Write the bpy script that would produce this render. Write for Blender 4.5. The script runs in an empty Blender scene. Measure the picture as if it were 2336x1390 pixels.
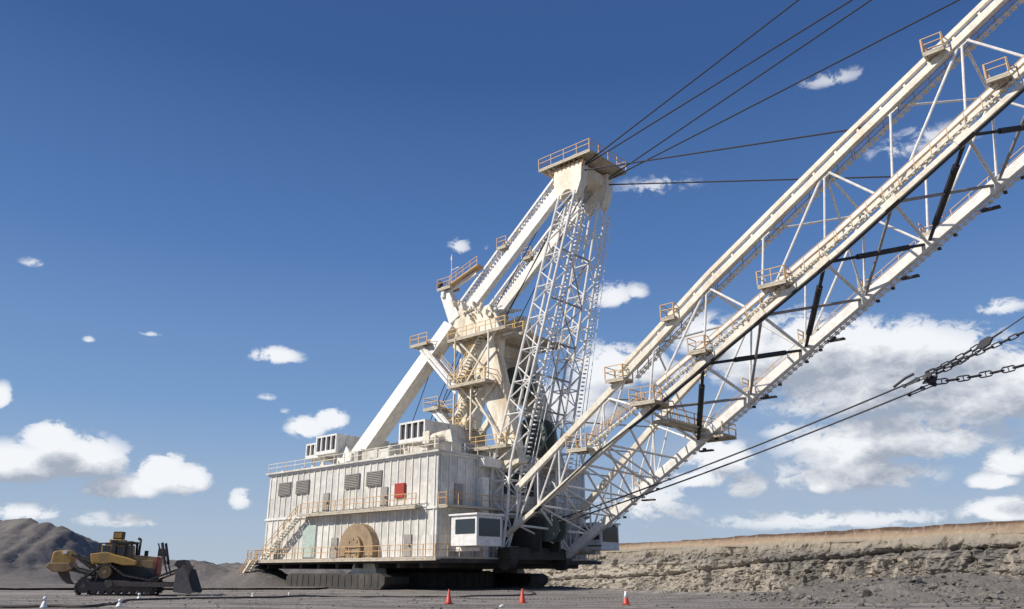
import bpy, math, random
import numpy as np
from mathutils import Vector, Matrix
R = math.radians
random.seed(7)
scene = bpy.context.scene
col = scene.collection

# ------------------------------------------------------------------ camera
cam_data = bpy.data.cameras.new('camera')
cam_data.sensor_width = 36.0
cam_data.lens = 28.25
cam_data.clip_start = 0.1
cam_data.clip_end = 12000
cam = bpy.data.objects.new('camera', cam_data)
col.objects.link(cam)
cam.location = (0, 0, 1.6)
cam.rotation_euler = (R(90 + 18.5), 0, 0)
scene.camera = cam
scene.render.resolution_x, scene.render.resolution_y = 1024, 609

# ------------------------------------------------------------------ light
SUN_AZ, SUN_EL = (-0.93, -0.30), R(38)          # direction on the ground towards the sun
_n = math.hypot(*SUN_AZ)
S = Vector((SUN_AZ[0] / _n * math.cos(SUN_EL), SUN_AZ[1] / _n * math.cos(SUN_EL), math.sin(SUN_EL)))
sun_data = bpy.data.lights.new('sun', 'SUN')
sun_data.energy = 4.6
sun_data.angle = R(0.5)
sun_data.color = (1.0, 0.93, 0.82)
sun = bpy.data.objects.new('sun', sun_data)
col.objects.link(sun)
sun.rotation_euler = (-S).to_track_quat('-Z', 'Y').to_euler()
scene.view_settings.view_transform = 'Standard'
scene.view_settings.look = 'None'
scene.view_settings.gamma = 1
scene.view_settings.exposure = 0.12
scene.cycles.max_bounces = 5
scene.cycles.diffuse_bounces = 3

# ------------------------------------------------------------------ node helpers
class N:
    """small wrapper that wires nodes of one tree"""
    def __init__(s, tree):
        s.t = tree
        s.L = tree.links
    def node(s, typ, **kw):
        n = s.t.nodes.new(typ)
        for k, v in kw.items():
            setattr(n, k, v)
        return n
    def put(s, sock, v):
        if isinstance(v, bpy.types.NodeSocket):
            s.L.new(v, sock)
        else:
            sock.default_value = v
    def math(s, op, a, b=None, c=None, clamp=False):
        n = s.node('ShaderNodeMath', operation=op, use_clamp=clamp)
        s.put(n.inputs[0], a)
        if b is not None: s.put(n.inputs[1], b)
        if c is not None: s.put(n.inputs[2], c)
        return n.outputs[0]
    def vec(s, op, a, b=None, c=None):
        n = s.node('ShaderNodeVectorMath', operation=op)
        s.put(n.inputs[0], a)
        if b is not None: s.put(n.inputs[1], b)
        if c is not None: s.put(n.inputs[2], c)
        return n.outputs['Value'] if op in ('DOT_PRODUCT', 'LENGTH') else n.outputs[0]
    def mapr(s, v, a, b, c=0.0, d=1.0, smooth=True):
        n = s.node('ShaderNodeMapRange', interpolation_type='SMOOTHSTEP' if smooth else 'LINEAR')
        s.put(n.inputs[0], v)
        for i, x in enumerate((a, b, c, d)): s.put(n.inputs[i + 1], x)
        return n.outputs[0]
    def mix(s, f, a, b, mode='MIX'):
        n = s.node('ShaderNodeMix', data_type='RGBA', blend_type=mode)
        s.put(n.inputs[0], f)
        s.put(n.inputs[6], a if isinstance(a, bpy.types.NodeSocket) else (*a[:3], 1))
        s.put(n.inputs[7], b if isinstance(b, bpy.types.NodeSocket) else (*b[:3], 1))
        return n.outputs[2]
    def noise(s, v, scale, detail=4, rough=0.55, dist=0.0, dim='3D'):
        n = s.node('ShaderNodeTexNoise', noise_dimensions=dim)
        s.put(n.inputs['Vector'], v)
        n.inputs['Scale'].default_value = scale
        n.inputs['Detail'].default_value = detail
        n.inputs['Roughness'].default_value = rough
        n.inputs['Distortion'].default_value = dist
        return n.outputs['Fac']
    def ramp(s, f, stops):
        n = s.node('ShaderNodeValToRGB')
        s.put(n.inputs[0], f)
        cr = n.color_ramp
        while len(cr.elements) < len(stops): cr.elements.new(0.5)
        for e, (p, c) in zip(cr.elements, stops):
            e.position = p
            e.color = (*c, 1)
        return n.outputs[0]

# ------------------------------------------------------------------ world: daylight sky with cumulus
# cloud banks by compass azimuth, elevation, half widths (degrees) and thickness
CLOUDS = [(-31.5, 6.1, 3.0, 1.3, 1), (-28.2, 6.6, 3.0, 1.5, 1), (-29.9, 7.8, 1.4, 1.1, 1), (-32.9, 10.0, 0.6, 0.9, 0.9), (-25.4, 5.0, 2.2, 0.8, 0.95), (-23.3, 6.0, 1.6, 1.5, 1), (-21.6, 5.6, 1.3, 1.2, 0.95), (-16.9, 14.2, 1.8, 0.7, 0.85), (-14.4, 9.4, 1.3, 0.8, 1), (-12.8, 10.0, 1.1, 0.9, 1), (-18.3, 4.6, 0.9, 1.1, 0.65), (-30.4, 3.4, 2.2, 0.7, 0.7), (-25.1, 3.1, 3.2, 0.7, 0.55), (-4.1, 22.5, 1.1, 0.9, 0.5), (-1.9, 22.5, 0.5, 0.4, 0.4), (-32.6, 18.3, 1.0, 0.5, 0.4), (-25.1, 14.9, 1.1, 0.25, 0.4), (-28.7, 14.1, 0.4, 0.3, 0.5), (-17.2, 11.4, 0.9, 0.4, 0.4), (-15.9, 10.5, 0.5, 0.3, 0.4), (7.6, 18.8, 1.9, 1.3, 0.7), (9.3, 19.1, 1.0, 0.8, 0.6), (7.2, 13.6, 2.7, 1.9, 1), (9.9, 13.6, 1.4, 1.4, 1), (5.4, 11.1, 2.5, 2.2, 0.8), (13.8, 15.7, 2.4, 1.7, 0.8), (12.3, 13.1, 2.1, 1.5, 0.5), (17.6, 14.8, 2.6, 2.1, 1), (21.1, 14.5, 3.0, 2.3, 1), (24.1, 14.0, 2.4, 2.0, 1), (27.2, 13.3, 2.3, 2.2, 1), (23.4, 10.9, 4.9, 1.7, 0.95), (28.1, 10.7, 2.9, 1.9, 0.9), (31.8, 10.9, 2.6, 1.8, 0.95), (25.9, 8.2, 5.3, 1.6, 0.95), (14.3, 7.3, 2.0, 1.4, 1), (25.5, 12.6, 6.5, 2.5, 1.1), (19.5, 13.6, 4.8, 2.3, 1.12), (24.5, 7.9, 5.5, 1.8, 1.0), (31.5, 10.5, 4, 2.2, 1.15), (13.0, 6.0, 2.0, 0.8, 0.9), (15.9, 5.5, 1.4, 1.0, 0.8), (22.8, 6.0, 4.8, 1.5, 0.85), (20.6, 5.4, 0.8, 0.7, 1), (31.4, 6.2, 1.3, 1.0, 1), (30.4, 5.2, 1.3, 0.6, 1), (30.9, 3.5, 2.2, 0.8, 1), (32.6, 15.6, 1.9, 0.9, 0.6), (18.8, 9.0, 1.8, 0.8, 0.5), (21.1, 3.2, 9.0, 0.9, 0.55), (9.4, 4.5, 4.2, 2.2, 0.6), (2.9, 10.9, 1.9, 2.2, 0.8), (28.8, 7.7, 2.1, 1.3, 0.7), (11.3, 26.3, 3.9, 1.2, 0.4), (29.9, 26.4, 4.1, 1.3, 0.5), (24.9, 31.6, 3.5, 0.8, 0.35), (45, 11, 7, 4, 1), (-46, 9, 6, 3, .9)]
world = bpy.data.worlds.new("World")
scene.world = world
world.use_nodes = True
wt = world.node_tree
wt.nodes.clear()
w = N(wt)
sky = w.node('ShaderNodeTexSky')
sky.sky_type = 'NISHITA'
sky.sun_disc = False
sky.sun_elevation = SUN_EL
sky.sun_rotation = math.atan2(S.x, S.y)
sky.altitude = 200
sky.air_density = 1.0
sky.dust_density = 0.7
sky.ozone_density = 2.2
tc = w.node('ShaderNodeTexCoord')
sep = w.node('ShaderNodeSeparateXYZ')
w.L.new(tc.outputs['Generated'], sep.inputs[0])
az = w.math('MULTIPLY', w.math('ARCTAN2', sep.outputs[0], sep.outputs[1]), 57.29578)
el = w.math('MULTIPLY', w.math('ARCSINE', sep.outputs[2]), 57.29578)
cmb = w.node('ShaderNodeCombineXYZ')
w.L.new(az, cmb.inputs[0]); w.L.new(el, cmb.inputs[1])
q = cmb.outputs[0]
fine_p = (0.62, 1.0, 0)
def density(shift):
    """cloud thickness in direction q + shift: smooth cloud banks broken up by two scales of billows"""
    qs = w.vec('ADD', q, (*shift, 0)) if any(shift) else q
    blob = None
    for (a, e, rx, ry, st) in CLOUDS:
        ix, iy = 1 / (rx * 1.15), 1 / (ry * 1.15)
        v = w.vec('MULTIPLY_ADD', qs, (ix, iy, 0), (-a * ix, -e * iy, 0))
        v = w.vec('MAXIMUM', v, w.vec('MULTIPLY', v, (-1, -1.5, 0)))
        b = w.math('MULTIPLY_ADD', w.vec('DOT_PRODUCT', v, v), -0.8, st)
        blob = b if blob is None else w.math('SMOOTH_MAX', blob, b, 0.35)
    blob = w.math('MAXIMUM', blob, -1.2)
    p = w.vec('MULTIPLY_ADD', qs, fine_p, (0, 0, 3.3))
    big = w.noise(p, 0.33, 3, 0.45, 0.2)
    fine = w.noise(p, 0.95, 10, 0.66, 0.35)
    d = w.math('ADD', blob, w.math('MULTIPLY', w.math('SUBTRACT', big, 0.5), 1.5))
    d = w.math('ADD', d, w.math('MULTIPLY', w.math('SUBTRACT', fine, 0.5), 3.1))
    return d, w.math('ADD', w.math('MULTIPLY', blob, 1.0), w.math('ADD', w.math('MULTIPLY', w.math('SUBTRACT', big, 0.5), 2.2), w.math('MULTIPLY', w.math('SUBTRACT', fine, 0.5), 1.1))), blob
grad = w.ramp(w.math('DIVIDE', w.math('MAXIMUM', el, 0.0), 90.0), [(0.0, (4.1, 4.95, 6.0)), (0.045, (3.3, 4.35, 5.9)), (0.12, (1.75, 3.15, 5.6)), (0.24, (0.82, 1.85, 4.35)), (0.38, (0.36, 1.0, 2.85)), (1.0, (0.18, 0.5, 1.6))])
sky_col = w.mix(0.9, sky.outputs[0], grad)
d0, s0, blob0 = density((0, 0))
d1, s1, _b = density((-0.4, 0.55))
d2, s2, _b = density((-1.0, 1.6))
alpha = w.mapr(d0, -0.02, 0.5)
alpha = w.math('MULTIPLY', alpha, w.mapr(blob0, -0.3, 0.75))
lit = w.math('ADD', w.math('MULTIPLY', w.math('SUBTRACT', d0, d1), 0.26), w.math('MULTIPLY', w.math('SUBTRACT', s0, s2), 0.42))
thick = w.mapr(s2, 0.1, 1.5)
shade = w.math('ADD', w.math('SUBTRACT', 0.74, w.math('MULTIPLY', thick, 0.62)), lit)
shade = w.math('MINIMUM', w.math('MAXIMUM', shade, 0.0), 1.0)
ccol = w.mix(shade, (3.5, 3.9, 4.65), (8.6, 8.75, 9.0))
# thin grey veil of distant cloud low over the pit on the right
veil = w.math('MULTIPLY', w.math('MULTIPLY', w.mapr(az, 0.0, 14.0), w.mapr(az, 60.0, 36.0)), w.math('MULTIPLY', w.mapr(el, 15.0, 6.0), w.mapr(w.noise(w.vec('MULTIPLY', q, (0.35, 1.0, 0)), 0.28, 6, 0.55), 0.36, 0.6)))
sky_col = w.mix(w.math('MULTIPLY', veil, 0.62), sky_col, (3.7, 4.45, 5.6))
bg_col = w.mix(w.math('MULTIPLY', alpha, 0.95), sky_col, ccol)
bg = w.node('ShaderNodeBackground')
w.L.new(bg_col, bg.inputs[0])
bg.inputs[1].default_value = 0.1
wo = w.node('ShaderNodeOutputWorld')
w.L.new(bg.outputs[0], wo.inputs[0])
world.cycles.sampling_method = 'MANUAL'
world.cycles.sample_map_resolution = 512

# ------------------------------------------------------------------ materials
def mat(name, base, rough=0.6, metal=0.0, dirt=None, dirt_amt=0.4, scale=0.6, streak=False, bump=0.0, bscale=3.0, cut=(0.45, 0.75)):
    m = bpy.data.materials.new(name)
    m.use_nodes = True
    t = m.node_tree
    n = N(t)
    p = t.nodes['Principled BSDF']
    tc = n.node('ShaderNodeTexCoord')
    v = tc.outputs['Object']
    c = base
    if dirt is not None:
        vv = n.vec('MULTIPLY', v, (1, 1, 0.18 if streak else 1))
        f = n.mapr(n.noise(vv, scale, 7, 0.65), cut[0], cut[1], 0, dirt_amt)
        c = n.mix(f, base, dirt)
        f2 = n.mapr(n.noise(v, scale * 6, 4, 0.6), 0.3, 0.8, 0.82, 1.1)
        c = n.mix(1.0, c, n.node_rgb(f2) if hasattr(n, 'node_rgb') else c, 'MIX')
        mm = n.node('ShaderNodeVectorMath', operation='SCALE')
        n.L.new(c, mm.inputs[0]); n.L.new(f2, mm.inputs['Scale'])
        n.L.new(mm.outputs[0], p.inputs['Base Color'])
    else:
        p.inputs['Base Color'].default_value = (*base, 1)
    p.inputs['Roughness'].default_value = rough
    p.inputs['Metallic'].default_value = metal
    if bump:
        b = n.node('ShaderNodeBump')
        b.inputs['Strength'].default_value = bump
        b.inputs['Distance'].default_value = 0.05
        n.L.new(n.noise(v, bscale, 6, 0.6), b.inputs['Height'])
        n.L.new(b.outputs[0], p.inputs['Normal'])
    return m

M = {
    'white': mat('white_painted_steel', (0.83, 0.815, 0.785), 0.45, 0, (0.52, 0.47, 0.4), 0.26, 0.35, True, 0.15, 1.5),
    'cream': mat('cream_painted_steel', (0.8, 0.75, 0.64), 0.5, 0, (0.52, 0.38, 0.22), 0.45, 0.5, True, 0.2, 1.5, (0.42, 0.68)),
    'cream2': mat('pale_cream_steel', (0.83, 0.79, 0.7), 0.5, 0, (0.58, 0.48, 0.34), 0.4, 0.3, True, 0.1, 1.5),
    'gantry': mat('weathered_gantry_steel', (0.8, 0.755, 0.65), 0.55, 0, (0.45, 0.31, 0.16), 0.7, 0.7, True, 0.25, 2.0, (0.44, 0.66)),
    'gold': mat('golden_handrail', (0.72, 0.47, 0.16), 0.6, 0, (0.6, 0.52, 0.38), 0.5, 0.9),
    'panel': mat('house_cladding', (0.74, 0.72, 0.67), 0.5, 0, (0.46, 0.4, 0.32), 0.5, 0.25, True, 0.1, 1.0),
    'grey': mat('grey_steel', (0.34, 0.32, 0.3), 0.6, 0, (0.2, 0.15, 0.1), 0.6, 0.8),
    'mesh': mat('walkway_grating', (0.56, 0.5, 0.4), 0.7, 0, (0.28, 0.18, 0.1), 0.6, 1.2),
    'rail': mat('ochre_handrail', (0.6, 0.38, 0.18), 0.6, 0, (0.5, 0.42, 0.3), 0.6, 0.9),
    'rust': mat('rusty_steel', (0.42, 0.25, 0.1), 0.8, 0, (0.14, 0.07, 0.03), 0.7, 0.8),
    'black': mat('black_wrap_and_shade_steel', (0.025, 0.026, 0.035), 0.6, 0, (0.08, 0.07, 0.06), 0.5, 1.0),
    'rope': mat('wire_rope', (0.03, 0.032, 0.045), 0.6),
    'dark': mat('dark_greasy_steel', (0.045, 0.042, 0.04), 0.7, 0, (0.12, 0.1, 0.08), 0.7, 0.5, False, 0.3, 2),
    'tub': mat('dirty_tub_steel', (0.05, 0.046, 0.042), 0.8, 0, (0.12, 0.1, 0.085), 0.7, 0.4, False, 0.3, 2),
    'green': mat('dark_green_sheave', (0.13, 0.16, 0.14), 0.6, 0, (0.03, 0.03, 0.03), 0.5, 1.0),
    'tan': mat('tan_painted_casting', (0.36, 0.26, 0.16), 0.6, 0, (0.14, 0.1, 0.06), 0.6, 0.6),
    'glass': mat('dark_glass', (0.03, 0.04, 0.05), 0.12),
    'red': mat('red_paint', (0.42, 0.045, 0.03), 0.5, 0, (0.2, 0.05, 0.03), 0.5, 1.2),
    'yellow': mat('machine_yellow', (0.5, 0.3, 0.075), 0.6, 0, (0.19, 0.145, 0.1), 0.85, 0.9, False, 0.2, 3),
    'brown': mat('dusty_machine_brown', (0.34, 0.22, 0.1), 0.6, 0, (0.14, 0.1, 0.075), 0.75, 1.0),
    'track': mat('dusty_track_steel', (0.11, 0.09, 0.08), 0.75, 0.1, (0.15, 0.12, 0.1), 0.6, 1.4, False, 0.4, 4),
    'blade': mat('worn_blade_steel', (0.17, 0.155, 0.145), 0.6, 0.2, (0.09, 0.08, 0.075), 0.6, 0.8, False, 0.2, 3),
    'cone': mat('orange_red_plastic', (0.62, 0.07, 0.04), 0.5, 0, (0.3, 0.1, 0.07), 0.4, 4),
    'sleeve': mat('white_reflective_sleeve', (0.8, 0.8, 0.78), 0.4),
    'coneb': mat('black_rubber', (0.02, 0.02, 0.02), 0.8),
    'cable': mat('dark_power_cable', (0.05, 0.042, 0.04), 0.7),
}

# ------------------------------------------------------------------ mesh builder
class MB:
    def __init__(s):
        s.v, s.f, s.cuts = [], [], []
        s.smooth = False
    def add(s, vs, fs):
        o = len(s.v)
        s.cuts.append((o, len(s.f)))
        s.v += [tuple(p) for p in vs]
        s.f += [tuple(i + o for i in f) for f in fs]
    def box(s, c, size, mtx=None):
        hx, hy, hz = (k / 2 for k in size)
        vs = [Vector((x * hx, y * hy, z * hz)) for x in (-1, 1) for y in (-1, 1) for z in (-1, 1)]
        if mtx is not None: vs = [mtx @ v for v in vs]
        c = Vector(c)
        s.add([c + v for v in vs], [(0, 1, 3, 2), (4, 6, 7, 5), (0, 4, 5, 1), (2, 3, 7, 6), (0, 2, 6, 4), (1, 5, 7, 3)])
    def beam(s, a, b, wd, ht=None, side=(0, 1, 0), wd2=None, ht2=None):
        """rectangular bar; wd is measured along `side`, ht perpendicular to it"""
        ht = ht or wd
        a, b = Vector(a), Vector(b)
        d = (b - a).normalized()
        y = Vector(side)
        y = (y - d * y.dot(d))
        if y.length < 1e-3:
            y = Vector((1, 0, 0)); y = y - d * y.dot(d)
        y.normalize()
        z = d.cross(y)
        vs = []
        for p, ww, hh in ((a, wd, ht), (b, wd2 or wd, ht2 or ht)):
            for sy, sz in ((-1, -1), (1, -1), (1, 1), (-1, 1)):
                vs.append(p + y * (sy * ww / 2) + z * (sz * hh / 2))
        s.add(vs, [(3, 2, 1, 0), (4, 5, 6, 7), (0, 1, 5, 4), (1, 2, 6, 5), (2, 3, 7, 6), (3, 0, 4, 7)])
    def tube(s, pts, r, n=8, r2=None, closed=False):
        pts = [Vector(p) for p in pts]
        rings = []
        m = len(pts)
        for i, p in enumerate(pts):
            if closed:
                d = (pts[(i + 1) % m] - pts[i - 1]).normalized()
            else:
                d = (pts[min(i + 1, m - 1)] - pts[max(i - 1, 0)]).normalized()
            up = Vector((0, 0, 1)) if abs(d.z) < 0.9 else Vector((1, 0, 0))
            x = d.cross(up).normalized()
            y = x.cross(d)
            rr = r if r2 is None else r + (r2 - r) * i / (m - 1)
            rings.append([p + x * (rr * math.cos(2 * math.pi * k / n)) + y * (rr * math.sin(2 * math.pi * k / n)) for k in range(n)])
        vs = [v for rg in rings for v in rg]
        fs = []
        for i in range(m if closed else m - 1):
            j = (i + 1) % m
            for k in range(n):
                fs.append((i * n + k, i * n + (k + 1) % n, j * n + (k + 1) % n, j * n + k))
        if not closed:
            fs += [tuple(range(n - 1, -1, -1)), tuple(range((m - 1) * n, m * n))]
        s.add(vs, fs)
    def disc(s, c, axis, r, th, n=28, hub=None):
        c, a = Vector(c), Vector(axis).normalized()
        s.tube([c - a * th / 2, c + a * th / 2], r, n)
    def prism(s, poly, y0, y1, plane='xz'):
        """extrude a polygon given in xz between y0 and y1"""
        n = len(poly)
        vs = [(x, y0, z) for x, z in poly] + [(x, y1, z) for x, z in poly]
        fs = [tuple(range(n)), tuple(range(2 * n - 1, n - 1, -1))]
        fs += [(i, i + n, (i + 1) % n + n, (i + 1) % n) for i in range(n)]
        s.add(vs, fs)
    def lathe(s, c, prof, n=20):
        c = Vector(c)
        vs = [c + Vector((r * math.cos(2 * math.pi * k / n), r * math.sin(2 * math.pi * k / n), z)) for r, z in prof for k in range(n)]
        fs = []
        for i in range(len(prof) - 1):
            for k in range(n):
                fs.append((i * n + k, i * n + (k + 1) % n, (i + 1) * n + (k + 1) % n, (i + 1) * n + k))
        fs += [tuple(range(n - 1, -1, -1)), tuple(range((len(prof) - 1) * n, len(prof) * n))]
        s.add(vs, fs)
    def build_pieces(s, name, m, parent=None, bevel=0.0):
        """one object per added shape"""
        cu = s.cuts + [(len(s.v), len(s.f))]
        out = []
        for (v0, f0), (v1, f1) in zip(cu[:-1], cu[1:]):
            k = MB()
            k.v = s.v[v0:v1]
            k.f = [tuple(i - v0 for i in f) for f in s.f[f0:f1]]
            out.append(k.build(name, m, parent, bevel=bevel))
        return out
    def build(s, name, m, parent=None, smooth=False, bevel=0.0):
        me = bpy.data.meshes.new(name)
        me.from_pydata(s.v, [], s.f)
        me.validate()
        me.update()
        me.materials.append(M[m] if isinstance(m, str) else m)
        if smooth:
            me.polygons.foreach_set('use_smooth', [True] * len(me.polygons))
        o = bpy.data.objects.new(name, me)
        col.objects.link(o)
        if parent is not None: o.parent = parent
        if bevel:
            b = o.modifiers.new('bevel', 'BEVEL')
            b.width = bevel; b.segments = 2; b.limit_method = 'ANGLE'
        return o

def panel_variation(m):
    t = m.node_tree; n = N(t); p = t.nodes['Principled BSDF']
    src = p.inputs['Base Color'].links[0].from_socket
    v = n.node('ShaderNodeTexCoord').outputs['Object']
    cell = n.vec('FLOOR', n.vec('DIVIDE', n.vec('ADD', v, (0.4, 0.4, 0.0)), (1.169, 1.18, 2.65)))
    wn = n.node('ShaderNodeTexWhiteNoise', noise_dimensions='3D'); n.L.new(cell, wn.inputs['Vector'])
    f = n.mapr(wn.outputs['Value'], 0, 1, 0.8, 1.06, False)
    st = n.mapr(n.noise(n.vec('MULTIPLY', v, (1, 1, 0.07)), 1.6, 6, 0.7), 0.52, 0.75, 0, 0.55)
    c = n.mix(st, src, (0.4, 0.29, 0.18))
    mm = n.node('ShaderNodeVectorMath', operation='SCALE')
    n.L.new(c, mm.inputs[0]); n.L.new(f, mm.inputs['Scale']); n.L.new(mm.outputs[0], p.inputs['Base Color'])
panel_variation(M['panel'])
def empty(name, loc=(0, 0, 0), rz=0.0, parent=None):
    o = bpy.data.objects.new(name, None)
    col.objects.link(o)
    o.location = loc
    o.rotation_euler = (0, 0, rz)
    if parent is not None: o.parent = parent
    return o
def tag(o, label=None, cat=None, group=None, kind=None):
    if label: o['label'] = label
    if cat: o['category'] = cat
    if group: o['group'] = group
    if kind: o['kind'] = kind
    return o
def lerp(a, b, t): return Vector(a) + (Vector(b) - Vector(a)) * t

# rails and stairs ---------------------------------------------------
def rail(mb, pts, h=1.15, step=1.7, t=0.075):
    """handrail: posts with top and middle bar along a polyline"""
    for a, b in zip(pts[:-1], pts[1:]):
        a, b = Vector(a), Vector(b)
        n = max(1, round((b - a).length / step))
        up = Vector((0, 0, 1))
        for i in range(n + 1):
            p = lerp(a, b, i / n)
            mb.beam(p, p + up * h, t)
        for k in (h, h * 0.55):
            mb.beam(a + up * k, b + up * k, t * 0.9)
def landing(parent, x0, x1, y0, y1, z, sides='xXyY', h=1.15, name='platform', m='mesh', rm='rail'):
    f = MB()
    f.box(((x0 + x1) / 2, (y0 + y1) / 2, z - 0.11), (x1 - x0, y1 - y0, 0.14))
    for y in (y0 + 0.08, y1 - 0.08): f.beam((x0, y, z - 0.26), (x1, y, z - 0.26), 0.12, 0.26)
    for k in range(int((x1 - x0) / 1.2) + 1):
        f.beam((x0 + 0.1 + k * 1.2, y0, z - 0.24), (x0 + 0.1 + k * 1.2, y1, z - 0.24), 0.1, 0.2, (0, 0, 1))
    p = f.build(name, m, parent)
    g = MB()
    e = 0.06
    if 'y' in sides: rail(g, [(x0, y0 + e, z), (x1, y0 + e, z)], h)
    if 'Y' in sides: rail(g, [(x0, y1 - e, z), (x1, y1 - e, z)], h)
    if 'x' in sides: rail(g, [(x0 + e, y0, z), (x0 + e, y1, z)], h)
    if 'X' in sides: rail(g, [(x1 - e, y0, z), (x1 - e, y1, z)], h)
    if g.v: g.build('handrail', rm, parent)
    return p
def stairway(parent, a, b, y0, wid=0.8, rung=0.62, railside=None, m='white', name='stairway', rh=1.05, string=0.26, tread=0.09, rm='rail'):
    """stair in a plane of constant y, from a to b given as (x, z)"""
    a3, b3 = Vector((a[0], y0, a[1])), Vector((b[0], y0, b[1]))
    s = MB()
    for y in (-wid / 2, wid / 2):
        s.beam(a3 + Vector((0, y, 0)), b3 + Vector((0, y, 0)), 0.07, string)
    n = int((b3 - a3).length / rung)
    for i in range(n + 1):
        p = lerp(a3, b3, (i + 0.5) / (n + 1))
        s.box(p, (0.34, wid, tread))
    o = s.build(name, m, parent)
    if railside is not None:
        g = MB()
        for sd in railside:
            y = Vector((0, sd * (wid / 2 + 0.03), 0))
            rail(g, [a3 + y, b3 + y], rh, 1.6, 0.07)
        g.build('stair_rail', rm, parent)
    return o

# =================================================================== DRAGLINE
drag = empty('dragline_excavator', (-11.0, 103.9, 0), R(-42))
tag(drag, 'giant white walking dragline with a lattice boom, tall mast and stair-clad gantry', 'dragline excavator')
HB, HR = 3.0, 13.6                    # underside and roof of the machinery house
X0, X1, Y0, Y1 = -15.8, 15.8, -12.5, 12.5

# --- base tub and walking shoes
b = MB()
b.lathe((0, 0, 0), [(8.6, -0.1), (8.8, 0.15), (8.8, 1.7), (8.3, 1.9)], 64)
for k in range(48):
    a = 2 * math.pi * k / 48
    b.box((8.84 * math.cos(a), 8.84 * math.sin(a), 0.95), (0.14, 0.12, 1.5), Matrix.Rotation(a, 3, 'Z'))
b.build('base_tub', 'tub', drag)
b = MB()
b.lathe((0, 0, 0), [(7.4, 1.9), (7.4, 2.6), (8.0, 2.62), (8.0, HB - 0.35)], 64)
b.build('slewing_ring', 'dark', drag)
for sy in (-1, 1):
    s_ = MB()
    yc = sy * 11.6
    s_.prism([(-9.0, 0.55), (-8.3, 0.02), (8.3, 0.02), (9.0, 0.55), (9.0, 1.25), (8.2, 1.6), (-8.2, 1.6), (-9.0, 1.25)], yc - 1.7, yc + 1.7)
    for k in range(15):
        x = -7.9 + k * 1.13
        s_.box((x, yc, 0.85), (0.12, 3.52, 1.2))
    sh = s_.build('walking_shoe', 'tub', drag)
    l_ = MB()
    l_.prism([(1.6, 1.55), (6.2, 1.55), (5.0, 4.2), (2.8, 4.2)], yc + sy * -0.2 - 0.7, yc + sy * -0.2 + 0.7)
    l_.build('shoe_leg', 'cream', sh)
    c_ = MB()
    yo = sy * 12.5
    pts = [(3.9 + 3.0 * math.cos(t), 4.1 + 2.7 * math.sin(t)) for t in [math.pi * k / 14 for k in range(15)]]
    c_.prism([(6.9, HB + .1)] + pts + [(0.9, HB + .1)], yo + (-0.9 if sy < 0 else 0.0), yo + (0.0 if sy < 0 else 0.9))
    c_.disc((3.9, yo + sy * 1.0, 4.2), (0, 1, 0), 1.35, 0.5, 32)
    for k in range(8):
        a = k * math.pi / 4
        c_.disc((3.9 + 0.95 * math.cos(a), yo + sy * 1.28, 4.2 + 0.95 * math.sin(a)), (0, 1, 0), 0.13, 0.12, 8)
    c_.build('walking_cam', 'tan', drag)

# --- machinery house
hs = MB()
hs.box((0, 0, (HB + HR) / 2), (X1 - X0, Y1 - Y0, HR - HB))
house = hs.build('machinery_house', 'panel', drag)
r_ = MB()
for k in range(27):                                     # cladding stiffeners
    x = X0 + 0.4 + k * (X1 - X0 - 0.8) / 26
    for y in (Y0 - 0.05, Y1 + 0.05): r_.box((x, y, (HB + HR) / 2), (0.12, 0.1, HR - HB - 0.5))
for k in range(21):
    y = Y0 + 0.4 + k * (Y1 - Y0 - 0.8) / 20
    for x in (X0 - 0.05, X1 + 0.05): r_.box((x, y, (HB + HR) / 2), (0.1, 0.12, HR - HB - 0.5))
for z in (HB + 0.12, 8.0, HR - 0.12):
    for y in (Y0 - 0.08, Y1 + 0.08): r_.box((0, y, z), (X1 - X0 + 0.1, 0.16, 0.24))
    for x in (X0 - 0.08, X1 + 0.08): r_.box((x, 0, z), (0.16, Y1 - Y0 + 0.3, 0.24))
r_.build('cladding_frame', 'white', house)
u_ = MB()
u_.box((0, 0, HB - 0.2), (X1 - X0 + 3.2, Y1 - Y0 + 1.6, 0.38))
for k in range(9):
    u_.box((-14 + k * 3.5, 0, HB - 0.62), (0.5, Y1 - Y0 + 0.6, 0.5))
u_.build('revolving_frame', 'dark', drag)
rf = MB()
rf.box((0, 0, HR + 0.08), (X1 - X0 + 0.9, Y1 - Y0 + 0.9, 0.2))
for k in range(7):
    rf.box((-13.2 + k * 4.4, 0, HR + 0.3), (0.25, Y1 - Y0, 0.24))
rf.build('roof', 'panel', house)
rr = MB()
e = 0.35
rail(rr, [(X0, Y0 - e, HR + .18), (X1 + .3, Y0 - e, HR + .18), (X1 + .3, Y1, HR + .18)], 1.1, 2.0, 0.07)
rr.build('roof_rail', 'cream', house)
# deck walkways on brackets
for (x0, x1, y0, y1, z, sd) in ((X0 - 1.2, X1 + 1.4, Y0 - 1.5, Y0 - 0.17, HB + 0.2, 'yx'), (X1 + 0.17, X1 + 1.6, Y0 - 1.5, Y1, HB + 0.2, 'X'),
                                (X1 + 0.17, X1 + 1.4, Y0, Y1 - 1, 8.3, 'Xy'), (X0 + 9, X1 - 2, Y0 - 1.2, Y0 - 0.17, 8.3, 'y'), (X0 - 1.6, X0 - 0.17, Y0, Y1, HB + 0.2, 'x')):
    landing(house, x0, x1, y0, y1, z, sd, name='deck_walkway')
stairway(house, (X0 + 1.5, HB + .2), (X0 + 8.8, 8.2), Y0 - 0.95, 0.8, 0.5, (-1,), 'cream')
stairway(house, (-17.6, 0.2), (-14.5, HB + .1), Y0 - 2.0, 0.8, 0.45, (-1, 1), 'cream')
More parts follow.
